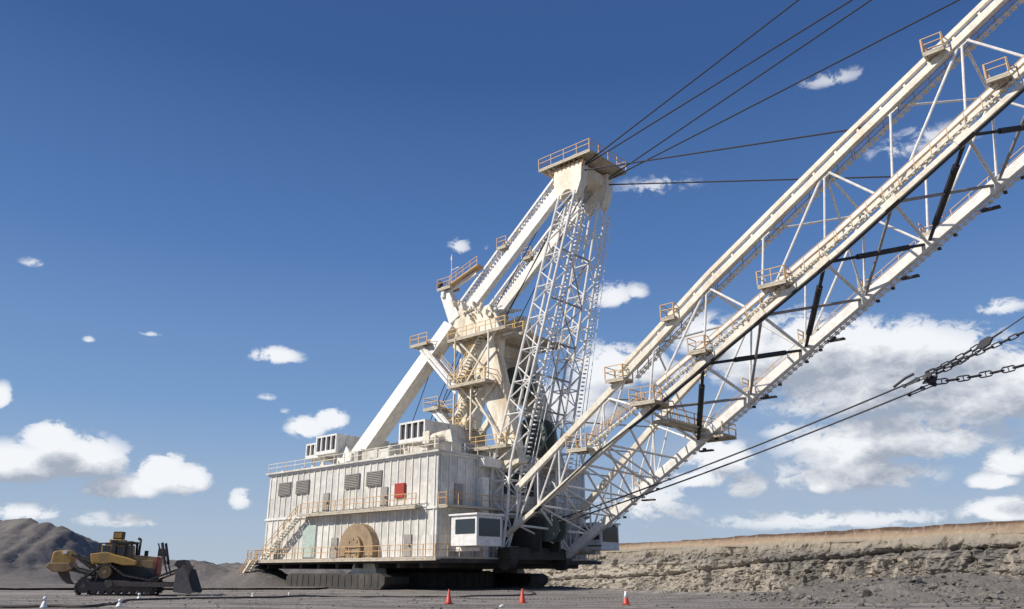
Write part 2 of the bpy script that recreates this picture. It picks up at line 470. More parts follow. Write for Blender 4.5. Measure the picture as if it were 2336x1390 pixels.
# doors, windows, vents on the sunlit side and front
def wall_box(name, m, x, z, wx, wz, y=Y0, d=0.12, parent=house):
    o = MB(); o.box((x, y - d / 2 - 0.0, z), (wx, d, wz)); return o.build(name, m, parent)
def front_box(name, m, y, z, wy, wz, x=X1, d=0.12, parent=house):
    o = MB(); o.box((x + d / 2, y, z), (d, wy, wz)); return o.build(name, m, parent)
for x, z in ((-12.6, HB + 1.35), (-1.0, HB + 1.35), (11.6, HB + 1.35), (-3.2, 9.45), (7.4, 9.45)):
    d = wall_box('door', 'grey', x, z, 1.1, 2.2, d=0.18)
    hd = MB(); hd.box((x + 0.4, Y0 - 0.24, z), (0.12, 0.1, 0.3)); hd.build('handle', 'dark', d)
wall_box('wall_cabinet', 'red', 10.1, 10.0, 1.5, 1.5, d=0.3)
wall_box('side_door', mat('pale_green_paint', (0.45, 0.55, 0.5), 0.5, 0, (0.3, 0.3, 0.25), 0.5), -6.0, 5.2, 2.6, 3.6, d=0.2)
for x in (-12, -8.2, 1.6, 5.6):
    v_ = MB()
    v_.box((x, Y0 - 0.12, 11.6), (2.6, 0.24, 1.6))
    for k in range(8): v_.box((x, Y0 - 0.27, 10.95 + k * 0.19), (2.4, 0.1, 0.06), Matrix.Rotation(R(35), 3, 'X'))
    v_.build('wall_vent', 'grey', house)
for y, z in ((-9.6, 9.45), (4.2, 9.45), (9.5, HB + 1.35)):
    front_box('door', 'grey', y, z, 1.1, 2.2, d=0.18)
front_box('rope_opening', 'dark', 0.0, 5.6, 7.0, 3.6, d=0.17)
front_box('rope_opening', 'dark', 0.0, 11.2, 5.0, 2.4, d=0.17)
o_ = MB()
for y in (-6.4, 6.4):
    o_.box((X1 + 0.5, y, 7.2), (1.0, 1.0, 8.4))
o_.box((X1 + 0.6, 0, 11.4 + 1.6), (1.2, 13.8, 0.9))
o_.build('front_frame', 'white', house)
# operator's cab on the front corner
for y in (-10.2, 10.2):
    c_ = MB()
    c_.box((X1 + 3.4, y, 5.6), (3.6, 3.6, 2.9))
    c_.box((X1 + 3.4, y, 7.13), (4.0, 4.0, 0.2))
    c_.box((X1 + 1.6, y, 3.9), (3.6, 1.0, 0.4))
    cab = c_.build('operator_cab', 'white', drag, bevel=0.05)
    g_ = MB()
    g_.box((X1 + 5.22, y, 5.9), (0.06, 3.0, 1.7))
    g_.box((X1 + 3.6, y - 1.82, 6.0), (2.7, 0.06, 1.4))
    g_.box((X1 + 3.6, y + 1.82, 6.0), (2.7, 0.06, 1.4))
    g_.build_pieces('cab_window', 'glass', cab)
# roof units with louvred ends
def roof_unit(x0, x1, y0, y1, z0, z1, nb):
    o = MB()
    o.box(((x0 + x1) / 2, (y0 + y1) / 2, (z0 + z1) / 2), (x1 - x0, y1 - y0, z1 - z0))
    for k in range(int((y1 - y0) / 2.2)):
        o.box(((x0 + x1) / 2, y0 + 1.2 + k * 2.2, (z0 + z1) / 2), (x1 - x0 + 0.1, 0.12, z1 - z0 + 0.1))
    un = o.build('roof_unit', 'panel', house)
    lv = MB()
    bw = (x1 - x0) / nb
    for k in range(nb):
        lv.box((x0 + (k + 0.5) * bw, y0 - 0.03, z0 + (z1 - z0) * 0.56), (bw - 0.3, 0.06, (z1 - z0) * 0.74))
    lv.build_pieces('intake_louvre', 'black', un)
    fr = MB()
    for k in range(nb + 1):
        fr.box((x0 + k * bw, y0 - 0.16, (z0 + z1) / 2), (0.22, 0.32, z1 - z0))
    fr.box(((x0 + x1) / 2, y0 - 0.16, z1 - 0.08), (x1 - x0 + 0.2, 0.34, 0.2))
    fr.box(((x0 + x1) / 2, y0 - 0.16, z0 + 0.22), (x1 - x0 + 0.2, 0.34, 0.42))
    fr.build('louvre_frame', 'white', un)
    st = MB()
    for y in (y0 + 0.6, (y0 + y1) / 2, y1 - 0.6):
        for x in (x0 + 0.4, x1 - 0.4): st.box((x, y, (HR + z0) / 2), (0.3, 0.3, z0 - HR - 0.02))
    st.build_pieces('support_leg', 'cream', un)
roof_unit(8.0, 12.1, -11.0, -1.5, 15.3, 17.6, 4)
roof_unit(-7.9, -3.9, -11.0, -3.0, 15.5, 17.8, 4)
roof_unit(-10.6, -7.9, -10.6, -3.0, 15.3, 17.2, 3)
roof_unit(-7.5, -3.6, 2.0, 9.0, 15.3, 17.4, 4)
q_ = MB()
q_.box((4.5, -10.5, HR + 0.75), (5.0, 2.6, 1.2)); q_.box((0.4, -11.0, HR + 0.9), (1.6, 1.4, 1.5))
q_.box((13.6, -9.2, HR + 0.8), (2.0, 2.4, 1.3)); q_.box((11.6, -6, HR + .7), (2.5, 7, 1.1))
q_.box((3.0, 0, HR + 1.7), (7.0, 12.0, 3.0))
q_.box((10.0, 5.5, HR + 1.2), (7.0, 6.0, 2.0))
q_.build_pieces('roof_housing', 'panel', house, bevel=0.06)
q_ = MB()
for k in range(10):
    x, y = random.uniform(-1, 15), random.uniform(-12, -9.0)
    hgt = random.uniform(0.8, 2.0)
    q_.tube([(x, y, HR + .15), (x, y, HR + hgt)], random.uniform(0.12, 0.3), 10)
    q_.tube([(x, y, HR + hgt), (x + random.uniform(-1.5, 1.5), y + 0.5, HR + hgt)], 0.12, 8)
q_.tube([(13.2, -11.2, 15.4), (15.2, -11.2, 15.6), (16.2, -10.8, 15.2)], 0.45, 12)
q_.box((12.9, -11.2, 15.5), (1.0, 1.1, 1.3)); q_.prism([(15.9, 14.8), (16.9, 14.6), (16.5, 16.0), (15.6, 15.9)], -11.6, -10.8)
q_.build_pieces('roof_pipe', 'cream', house)

# --- gantry (A frame with stairs)
gan = empty('gantry', (0, 0, 0), 0, drag)
for sy in (-1, 1):
    a = MB()
    a.beam((-2.9, sy * 9.3, HR + 0.1), (7.6, sy * 3.2, 31.0), 1.9, 2.05, (0, 1, 0), 1.7, 1.7)
    a.beam((-3.6, sy * 9.5, HR + 0.1), (-2.3, sy * 9.0, HR + 1.2), 2.6, 3.4)
    a.build('rear_leg', 'cream2', gan, bevel=0.06)
    a = MB()
    a.beam((12.4, sy * 3.0, 31.5), (18.2, sy * 3.4, HR - 1.0), 1.2, 3.3, (0, 1, 0), 1.3, 2.9)
    a.prism([(8.4, 31.6), (14.2, 32.4), (16.2, 28.6), (15.6, 24.2), (12.4, 23.4), (10.2, 26.6), (7.0, 28.8)], sy * 3.0 - 0.5, sy * 3.0 + 0.5)
    a.build('front_leg', 'gantry', gan, bevel=0.08)
    a = MB()
    a.beam((10.2, sy * 3.0, 26.4), (10.3, sy * 3.6, HR), 1.0, 1.7)
    a.beam((10.6, sy * 3.0, 20.5), (16.0, sy * 3.0, 22.8), 0.6, 0.9)
    a.beam((10.6, sy * 3.2, 14.8), (16.4, sy * 3.2, 20.5), 0.5, 0.7)
    a.build('tie_column', 'gantry', gan, bevel=0.05)
    # head girders up to the mast head, with stairs on top
    a = MB()
    a.beam((8.6, sy * 2.3, 32.1), (26.0, sy * 2.3, 45.6), 0.8, 1.45, (0, 1, 0), 0.8, 1.35)
    for t in (0.15, 0.36, 0.57, 0.78):
        p = lerp((8.6, sy * 2.3, 32.1), (26.0, sy * 2.3, 45.6), t)
        d = (Vector((26.0, 0, 45.6)) - Vector((8.6, 0, 32.1))).normalized()
        a.beam(p - d * 0.05, p + d * 0.05, 0.9, 1.56)
    a.build('head_girder', 'white', gan, bevel=0.05)
    d = (Vector((26.0, 0, 45.6)) - Vector((8.6, 0, 32.1))).normalized()
    nrm = Vector((-d.z, 0, d.x))
    a0 = Vector((9.0, 0, 32.4)) + nrm * 1.6
    a1 = Vector((16.6, 0, 38.3)) + nrm * 1.6
    a2 = Vector((25.4, 0, 45.1)) + nrm * 1.6
    stairway(gan, (a0.x, a0.z), (a1.x - .4, a1.z), sy * 2.3 - 0.1, 0.9, 0.6, (1,), 'white')
    stairway(gan, (a1.x + .7, a1.z + .3), (a2.x, a2.z), sy * 2.3 - 0.1, 0.9, 0.6, (1,), 'white')
    lt = MB()
    for i in range(42):
        t = (i + 0.5) / 42
        p = lerp((9.0, sy * 2.3 - 0.1, 32.4), (25.4, sy * 2.3 - 0.1, 45.1), t)
        lt.beam(p + nrm * 0.85, p + nrm * 1.5 + d * 0.22, 0.09, 0.16)
    lt.build('stair_bracket', 'white', gan)
    landing(gan, a1.x - 0.6, a1.x + 0.9, sy * 2.3 - 0.8, sy * 2.3 + 0.7, a1.z + 0.1, 'xyY')
g = MB()
for z, x0 in ((31.2, 12.2), (27.0, 13.8), (22.0, 15.2), (17.5, 16.4)):
    g.beam((x0, -3, z), (x0, 3, z), 1.0, 1.3, (1, 0, 0))
g.tube([(9.4, -3.4, 32.6), (9.4, 3.4, 32.6)], 0.9, 20)
g.tube([(13.4, -3.6, 29.6), (13.4, 3.6, 29.6)], 0.7, 20)
for k in range(5):
    g.beam((10 + k * 1.1, -3.1, 31.6), (9.0 + k * 1.2, 2.8, 33.2), 0.22)
g.build_pieces('cross_girder', 'gantry', gan)
g = MB()                                                   # lugs, pins and brackets at the gantry head
for i in range(34):
    x = random.uniform(8.2, 15.8)
    z = 33.4 - (x - 8.2) * 0.35 + random.uniform(-1.3, 0.8)
    y = random.choice((-3.55, -3.5, -2.2, 2.0)) + random.uniform(-.3, .2)
    if random.random() < 0.25:
        g.disc((x, y, z), (0, 1, 0), random.uniform(0.15, 0.36), 0.4, 14)
    else:
        g.box((x, y, z), (random.uniform(.1, .3), random.uniform(.3, .9), random.uniform(.3, 1.2)), Matrix.Rotation(random.uniform(-.7, .7), 3, 'Y'))
g.build_pieces('pin_bracket', 'gantry', gan)
g = MB()                                                   # slots, access holes seen as dark plates
for x, z in ((14.4, 27.4), (15.0, 24.0), (16.9, 20.2)):
    g.box((x, -3.66, z), (0.8, 0.06, 1.7), Matrix.Rotation(R(-18), 3, 'Y'))
g.build_pieces('access_opening', 'black', gan)
# stair flights on the near side of the gantry
YS = -4.9
for yo, w_ in ((YS, 'white'),):
    stairway(gan, (4.6, 28.6), (10.7, 22.5), YS, 1.0, 0.45, (1,), 'white', string=0.42, rm='gold')
    stairway(gan, (10.2, 28.7), (4.9, 23.6), YS + 1.1, 0.9, 0.45, (1,), 'cream') if False else None
    stairway(gan, (13.6, 28.4), (9.6, 23.3), YS + 0.9, 0.9, 0.42, (-1,), 'cream', rm='gold')
    stairway(gan, (7.2, 20.4), (13.1, 15.0), YS, 1.0, 0.45, (1,), 'white', string=0.42, rm='gold')
    stairway(gan, (12.6, 22.2), (8.0, 17.6), YS + 0.9, 0.9, 0.42, (-1,), 'cream', rm='gold')
g = MB()                                                   # deep outer stringers of the two long flights
for a_, b_ in (((4.4, 28.75), (10.9, 22.35)), ((7.0, 20.6), (13.3, 14.85))):
    for dy, dz_ in ((-0.62, -0.1), (-0.62, -0.75)):
        g.beam((a_[0], YS + dy, a_[1] + dz_), (b_[0], YS + dy, b_[1] + dz_), 0.12, 0.34)
g.build_pieces('stair_stringer', 'white', gan)
landing(gan, 2.9, 6.0, -6.0, -3.3, 28.8, 'xyY', rm='gold')
landing(gan, 9.8, 16.0, -5.9, -3.6, 22.6, 'xXy', 1.25, rm='gold')
landing(gan, 5.8, 8.3, -6.0, -3.3, 20.4, 'xyY', rm='gold')
landing(gan, 9.0, 18.5, -5.3, -3.6, 28.5, 'xXy', rm='gold')
landing(gan, 14.5, 19.6, -3.4, 4.6, 28.0, 'XyY', rm='gold')
landing(gan, 12.6, 18.8, -5.4, -3.9, 15.0, 'Xy', rm='gold')
landing(gan, 8.8, 12.4, -5.2, -3.6, 17.5, 'xXy', rm='gold')
g = MB()
for (p, q2) in (((10.9, YS, 22.4), (16.2, YS + 1, 17.2)), ((16.2, YS + .6, 22.4), (10.0, YS + 1, 17.4)), ((10.2, YS, 28.4), (15.8, YS + .9, 22.7)), ((16.8, YS, 28.4), (11.2, YS + .9, 23.2)),
                ((9, YS, 17.4), (13.8, YS + .6, 13.8)), ((13.6, YS, 20.8), (17.6, YS + .5, 15.0))):
    g.beam(p, q2, 0.2)
for x, z0, z1 in ((10.4, 17.4, 28.4), (15.9, 22.6, 28.4), (8.2, HR, 20.3), (13.2, HR, 22.5)):
    g.beam((x, YS - 0.4, z0), (x, YS - 0.4, z1), 0.16)
g.build('stair_frame', 'gantry', gan)
# upper bracket with lookout platform and wind vane
g = MB()
g.beam((6.3, -3.0, 35.6), (8.3, -3.0, 31.6), 1.0, 1.5, (0, 1, 0), 1.1, 1.9)
g.beam((6.3, -3.0, 36.4), (6.2, -3.0, 35.0), 1.6, 0.5)
g.beam((6.6, -3.0, 36.0), (11.6, -3.0, 38.9 - 1.7), 0.35, 0.4)
g.build('head_bracket', 'white', gan)
landing(gan, 5.4, 7.8, -4.0, -2.2, 36.3, 'xyY')
g = MB()
g.beam((7.6, -3.3, 36.4), (12.2, -3.0, 38.0), 1.2, 0.16)
rail(g, [(7.6, -3.9, 36.4), (12.2, -3.6, 38.0)], 1.1, 1.2)
g.build('ramp_rail', 'rail', gan)
g = MB()
g.tube([(7.2, -3.2, 36.3), (7.2, -3.2, 40.8)], 0.05, 6)
g.beam((7.2, -3.2, 38.6), (8.4, -3.2, 38.7), 0.06); g.box((7.2, -3.2, 40.2), (0.16, 0.16, 0.5)); g.box((8.3, -3.2, 38.7), (0.5, 0.05, 0.1))
g.build('wind_vane', 'white', gan)
g = MB(); g.box((5.3, -3.4, 37.0), (0.7, 0.5, 0.6)); g.build('floodlight', 'dark', gan)
for (c, r_d, yy) in (((15.4, 23.0), 1.9, 0.4), ((18.0, 16.4), 2.2, 0.6)):
    g = MB()
    for y in (-0.9, 0.9):
        g.disc((c[0], yy + y, c[1]), (0, 1, 0), r_d, 0.35, 36)
        g.disc((c[0], yy + y * 1.25, c[1]), (0, 1, 0), r_d * 0.3, 0.3, 20)
    for k in range(10):
        a = k * math.pi / 5
        g.box((c[0] + r_d * .55 * math.cos(a), yy - 1.14, c[1] + r_d * .55 * math.sin(a)), (r_d * .7, 0.12, 0.22), Matrix.Rotation(-a, 3, 'Y'))
    g.build('rope_sheave', 'green', gan)

# --- mast: two lattice legs, cross bracing, head
mast = empty('mast', (0, 0, 0), 0, drag)
def mast_corner(sy, w_):
    t = (w_ - 4.0) / (43.4 - 4.0)
    u0 = max(13.8 + 11.2 * t, 16.15)
    wu = 2.7 - 0.4 * t
    yc = sy * (4.35 - 2.05 * t)
    wv = 1.9 - 0.4 * t
    if t < 0.12:
        k = t / 0.12
        wu *= 0.3 + 0.7 * k; wv *= 0.4 + .6 * k; u0 += (1 - k) * 0.8
    return [(u0, yc - wv / 2, w_), (u0 + wu, yc - wv / 2, w_), (u0 + wu, yc + wv / 2, w_), (u0, yc + wv / 2, w_)]
levels = [4.0 + i * 1.79 for i in range(23)]
for sy in (-1, 1):
    L_ = MB()
    cs = [mast_corner(sy, z) for z in levels]
    for i in range(len(levels) - 1):
        A_, B_ = cs[i], cs[i + 1]
        for k in range(4):
            L_.tube([A_[k], B_[k]], 0.15, 8)
        for k in range(4):
            j = (k + 1) % 4
            if i % 2: L_.tube([B_[k], B_[j]], 0.08, 6)
            if (i + k) % 2: L_.tube([A_[k], B_[j]], 0.075, 6)
            else: L_.tube([A_[j], B_[k]], 0.075, 6)
    L_.build('mast_leg', 'white', mast)
    # ladder with treads up the far rear corner
    ld = MB()
    for i in range(70):
        t = i / 69
        z = 9 + t * 33
        c = mast_corner(sy, z)[2]
        ld.box((c[0] + 0.5, c[1] + 0.1, z), (0.3, 0.34, 0.13))
    c0, c1 = mast_corner(sy, 9)[2], mast_corner(sy, 42)[2]
    for dx in (0.1, 0.62): ld.beam((c0[0] + dx + .1, c0[1] + .4, 9), (c1[0] + dx + .1, c1[1] + .4, 42), 0.06)
    ld.build('mast_ladder', 'white', mast)
x_ = MB()
for z in (12.0, 18.9, 22.6, 26.4, 31.0, 36.5):
    a, c = mast_corner(-1, z), mast_corner(1, z)
    x_.tube([a[1], c[1]], 0.11, 6)
for z0, z1 in ((12, 18.9), (18.9, 26.4), (26.4, 31), (31, 36.5)):
    x_.tube([mast_corner(-1, z0)[2], mast_corner(1, z1)[1]], 0.08, 6)
    x_.tube([mast_corner(1, z0)[1], mast_corner(-1, z1)[2]], 0.08, 6)
x_.build('cross_bracing', 'grey', mast)
h_ = MB()
for sy in (-1, 1):
    y0 = sy * 2.5
    arc = [(26.1 + 0.85 * math.cos(t), 42.9 + 0.95 * math.sin(t)) for t in [math.pi * k / 8 for k in range(9)]]
    h_.prism([(24.75, 42.9), (24.2, 45.0), (24.4, 47.0), (28.4, 47.0), (28.2, 44.5), (27.5, 42.9)] + arc, y0 - 0.6, y0 + 0.6)
h_.box((26.2, 0, 46.3), (3.4, 3.8, 1.2))
h_.build('mast_head', 'cream', mast)
h_ = MB()
for y in (-1.3, -0.4, 0.4, 1.3): h_.disc((26.2, y, 47.6), (0, 1, 0), 1.5, 0.4, 30)
h_.build_pieces('head_sheave', 'green', mast)
landing(mast, 22.4, 30.0, -3.7, 3.7, 47.5, 'xXyY', 1.3)
h_ = MB()
for k in range(9): h_.beam((23 + k * 0.75, -3.4, 47.3), (24.6 + k * 0.4, -2.6, 45.4), 0.14)
h_.build_pieces('platform_bracket', 'rust', mast)

# --- boom
boom = empty('boom', (0, 0, 0), 0, drag)
BW = 4.5
def lo(u): return 2.9 + 0.622 * (u - 18)
def up(u):
    if u < 34: return 6.0 + (u - 18.5) * (18.9 - 6.0) / 15.5
    if u < 45: return 18.9 + (u - 34) * (27.3 - 18.9) / 11
    return 27.3 + 0.622 * (u - 45)
def lo_near(u): return float(np.interp(u, [18, 30.1, 36.5, 56, 130], [5.4, 13.15, 16.45, 27.4, 27.4 + 74 * 0.622]))
def up_near(u): return float(np.interp(u, [18.5, 33, 44, 58, 130], [9.4, 19.5, 27.5, 36.6, 36.6 + 72 * 0.622]))
def zc(u, side, top):
    if side < 0: return up_near(u) if top else lo_near(u)
    return up(u) if top else lo(u)
def P(u, side, top): return Vector((u, side * BW, zc(u, side, top)))
UE = 118.0
for side in (-1, 1):
    a = MB()
    if side > 0: a.beam(P(18, side, 0), P(UE, side, 0), 0.75, 0.85)
    else:
        a.beam(P(18, side, 0), P(36.5, side, 0), 0.5, 0.42)
        a.beam(P(36.5, side, 0), P(56, side, 0), 0.5, 0.45)
        a.beam(P(56, side, 0), P(UE, side, 0), 0.5, 0.45)
    for k in range(12):
        u = 30.2 + 6.1 * k
        a.box(P(u, side, 0), (1.4, 0.9, 0.95 if side > 0 else .6), Matrix.Rotation(R(-31.9), 3, 'Y'))
    a.build('boom_chord', 'white' if side > 0 else 'cream', boom, bevel=0.03)
    a = MB()
    pts = [P(19.5, side, 1), P(33 if side < 0 else 34, side, 1), P(44 if side < 0 else 45, side, 1), P(UE, side, 1)]
    a.beam(pts[0], pts[1], 0.5, 0.62); a.beam(pts[1], pts[2], 0.55, 0.62); a.beam(pts[2], P(58, side, 1), 0.55, 0.62); a.beam(P(58, side, 1), pts[3], 0.55, 0.62)
    a.build('boom_chord', 'cream', boom, bevel=0.03)
# thin black strip along the underside of the near lower chord
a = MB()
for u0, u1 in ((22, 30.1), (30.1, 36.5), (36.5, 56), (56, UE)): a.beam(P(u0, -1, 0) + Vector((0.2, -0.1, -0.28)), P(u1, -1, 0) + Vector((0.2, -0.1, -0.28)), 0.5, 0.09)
a.build('underside_strip', 'black', boom)
# walkways with open treads along the chords
def chord_walk(u0, u1, side, top, off, dz, railside=(-1,), m='white', rg=0.85, wd=0.42):
    a_, b_ = (u0, zc(u0, side, top) + dz), (u1, zc(u1, side, top) + dz)
    stairway(boom, a_, b_, side * BW + off, wd, rg, railside, m, 'boom_walkway', 1.05, 0.07, 0.24)
chord_walk(34.8, 44.0, -1, 1, 0.75, -0.9, (1,), 'cream', 0.62)
chord_walk(44.2, 58, -1, 1, 0.75, -0.9, (1,), 'cream', 0.64)
chord_walk(58.2, 115, -1, 1, 0.75, -1.0, (1,), 'cream', 0.66)
a = MB()                                                   # second tube of the near upper chord, over a dark gap
for u0, u1 in ((33.4, 44), (44, 58), (58, UE)): a.beam(P(u0, -1, 1) + Vector((-.2, 0, .95)), P(u1, -1, 1) + Vector((-.2, 0, .95)), 0.4, 0.4)
for k in range(40): a.beam(P(34 + k * 2.1, -1, 1), P(34 + k * 2.1, -1, 1) + Vector((-.3, 0, 1.0)), 0.2)
a.build('boom_chord', 'cream', boom)
chord_walk(37.5, 56, -1, 0, -0.2, 0.75, (-1,), 'cream', 0.62)
chord_walk(56.2, 115, -1, 0, -0.2, 0.75, (-1,), 'cream', 0.62)
a = MB()
for u0, u1 in ((38, 56), (56, UE)): a.beam(P(u0, -1, 0) + Vector((-.2, -.3, 1.4)), P(u1, -1, 0) + Vector((-.2, -.3, 1.4)), 0.34, 0.34)
for k in range(38): a.beam(P(39 + k * 2.0, -1, 0), P(39 + k * 2.0, -1, 0) + Vector((-.3, -.3, 1.5)), 0.14)
a.build('boom_chord', 'white', boom)
chord_walk(29.4, 36.0, -1, 0, -0.3, 0.9, (-1, 1), 'cream', 0.6)
chord_walk(38.6, 115, 1, 0, 0.55, -0.66, None, 'white', 0.66)
g = MB(); rail(g, [P(37, 1, 0) + Vector((0, .3, .4)), P(112, 1, 0) + Vector((0, .3, .4))], 1.0, 1.9, 0.06); g.build('chord_rail', 'rail', boom)
chord_walk(24.0, 36.0, 1, 0, 0.85, -0.3, (1,), 'white', 1.3)
# struts
W_ = 6.1
st = [36.5 + W_ * k for k in range(-1, 13)]
def strut(a, b, r, m='white', wrap=None):
    t = MB()
    t.tube([a, b], r, 8)
    o = t.build('boom_strut', m, boom, smooth=False)
    if wrap:
        t = MB(); t.tube([lerp(a, b, wrap[0]), lerp(a, b, wrap[1])], wrap[2], 10); t.build('strut_wrap', 'black', o)
for i, u in enumerate(st):
    nx = u + W_
    for side in (-1, 1):
        strut(P(u, side, 0), P(u + 1.0, side, 1), 0.11)
        if i % 2 == 0: strut(P(u + 1.0, side, 1), P(nx, side, 0), 0.12)
        else: strut(P(u, side, 0), P(nx + 1, side, 1), 0.12)
    strut(P(u, -1, 0), P(u, 1, 0), 0.15)
    if i % 2 == 0: strut(P(u + 1, -1, 1), P(u + 1, 1, 1), 0.12)
    if u >= 36:  # lower-face diagonals: shade under the boom put into black and grey colours
        if i % 2 == 1:
            strut(P(u, 1, 0), P(nx, -1, 0), 0.16, 'black', (0.2, 0.75, 0.28))
            strut(P(u, -1, 0), P(nx, 1, 0), 0.14, 'grey')
        else:
            strut(P(u, -1, 0), P(nx, 1, 0), 0.14, 'black', (0.3, 0.8, 0.24))
            strut(P(u, 1, 0), P(nx, -1, 0), 0.13, 'grey')
    if i % 2 and u > 30: strut(P(u + 1, -1, 1), P(nx + 1, 1, 1), 0.11)
    if i % 3 == 1: strut(P(u, 1, 0), P(u + 1, -1, 1), 0.1)
for side in (-1, 1):
    gp = MB()
    for u in st:
        for top in (0, 1):
            p_ = P(u + top, side, top)
            if side > 0 or top or u > 30: gp.box(p_ + Vector((0, 0, -.35 if top else .35)), (1.0, 0.16, 0.6), Matrix.Rotation(R(-31), 3, 'Y'))
    gp.build_pieces('gusset_plate', 'gantry', boom)
# denser bracing in the tapering foot section
for k in range(5):
    u, nx = 19.6 + k * 2.9, 19.6 + (k + 1) * 2.9
    for side in (-1, 1):
        strut(P(u, side, 0), P(nx, side, 1), 0.1); strut(P(u, side, 1), P(u, side, 0), 0.09)
    strut(P(u, -1, 0), P(nx, 1, 0), 0.12); strut(P(u, 1, 0), P(nx, -1, 0), 0.12)
    strut(P(u, -1, 0), P(u, 1, 0), 0.1); strut(P(u, -1, 1), P(nx, 1, 1), 0.08, 'grey')
f_ = MB()
f_.beam((18.6, -5.2, 3.6), (18.6, 5.2, 3.6), 1.2, 1.2, (1, 0, 0))
for y in (-BW, BW): f_.disc((18.2, y, 3.0), (0, 1, 0), 1.1, 1.0, 28)
f_.build('boom_foot', 'dark', boom)
# platforms on the boom
def bl(u, side, top, lx, y0, y1, dz, sides='xXyY', h=1.25):
    z = zc(u, side, top) + dz
    landing(boom, u - lx / 2, u + lx / 2, side * BW + y0, side * BW + y1, z, sides, h)
bl(33.2, -1, 1, 2.2, -0.9, 0.9, 0.3)
bl(39.6, -1, 1, 1.5, -0.8, 0.8, 0.7); bl(66, -1, 1, 1.6, -1.0, 0.8, 0.7)
landing(boom, 35.4, 38.2, -6.2, -3.6, lo_near(36.5) + 0.6, 'xXyY', 1.3)
landing(boom, 36.2, 38.0, -3.6, 6.6, lo(36.5) + 1.2, 'xX', 1.15, 'cross_walkway')
landing(boom, 36.2, 39.6, 4.0, 6.9, lo(36.5) + 0.6, 'XYx')
bl(42.6, -1, 0, 1.8, -1.1, 0.4, 1.2, 'xXy'); bl(50.4, -1, 0, 2.6, -1.2, 0.5, 1.5, 'xXy')
bl(70.0, -1, 0, 1.6, -1.3, 0.4, 1.7, 'xXy')
landing(boom, 27.6, 30.2, -6.2, -4.2, 13.4, 'xXyY', 1.25)
for u in (42.8, 49.0, 55.2, 61.2): bl(u, 1, 0, 1.6, -0.2, 1.2, 0.9, 'xY', 1.0)
bl(25.5, 1, 0, 1.8, -0.2, 1.2, 0.9, 'xY', 1.0); bl(29.5, 1, 0, 1.8, -0.2, 1.2, 0.9, 'xY', 1.0)
g = MB()                                                   # cable brackets under the far chord
for k in range(60):
    u = 22 + k * 1.45
    if u % 6 < 3.3:
        p = P(u, 1, 0) + Vector((0.5, 0.3, -0.75))
        g.box(p, (0.3, 0.25, 0.22))
    if k % 5 == 0: g.box(P(u, 1, 0) + Vector((0.6, 0.5, -0.9)), (1.5, 0.5, 0.16))
g.build_pieces('cable_bracket', 'dark', boom)
g = MB()
for side in (-1, 1):
    for u in (60, 90, 116):
        g.tube([(26.8, side * 2.3, 46.2), P(u, side, 1)], 0.08, 6)
g.build_pieces('suspension_rope', 'rope', boom)
g = MB(); g.disc((UE + 1.5, 0, lo(UE) + 3), (0, 1, 0), 2.0, 1.2, 30)
g.beam(P(UE, -1, 0), (UE + 2, 0, lo(UE) + 3), .5); g.beam(P(UE, 1, 0), (UE + 2, 0, lo(UE) + 3), .5)
g.build('point_sheave', 'dark', boom)
# --- fairlead and hoist ropes
g = MB()
for y in (-0.7, 0.7): g.disc((20.6, y, 6.3), (0, 1, 0), 1.5, 0.35, 30)
g.build('fairlead_sheave', 'green', drag)
g = MB()
g.box((18.6, -1.6, 5.6), (3.6, 0.3, 3.6)); g.box((18.6, 1.6, 5.6), (3.6, 0.3, 3.6)); g.box((17.6, 0, 3.9), (2.0, 3.4, 0.6))
g.build('fairlead_frame', 'dark', drag)
g = MB()
for y in (-0.8, 0.8):
    g.tube([(0.6, y * 2, HR + 3.2), (26.0, y, 48.9)], 0.055, 6)
    g.tube([(3.4, y * 2, HR + 3.2), (26.6, y, 46.2)], 0.055, 6)
g.build_pieces('hoist_rope', 'rope', drag)
g = MB()
for (a_, b_) in (((1.9, -0.5, 27.8 + 1), (-4.4, -0.5, HR + 3)), ((5.4, -0.5, 27.6), (-1.0, -0.5, HR + 3)), ((8.2, -2.8, 26.0), (3.0, -2.8, HR + 3))):
    d = (Vector(a_) - Vector(b_)).normalized()
    g.tube([b_, Vector(a_) + d * 4.5], 0.055, 6)
g.build_pieces('gantry_rope', 'rope', drag)

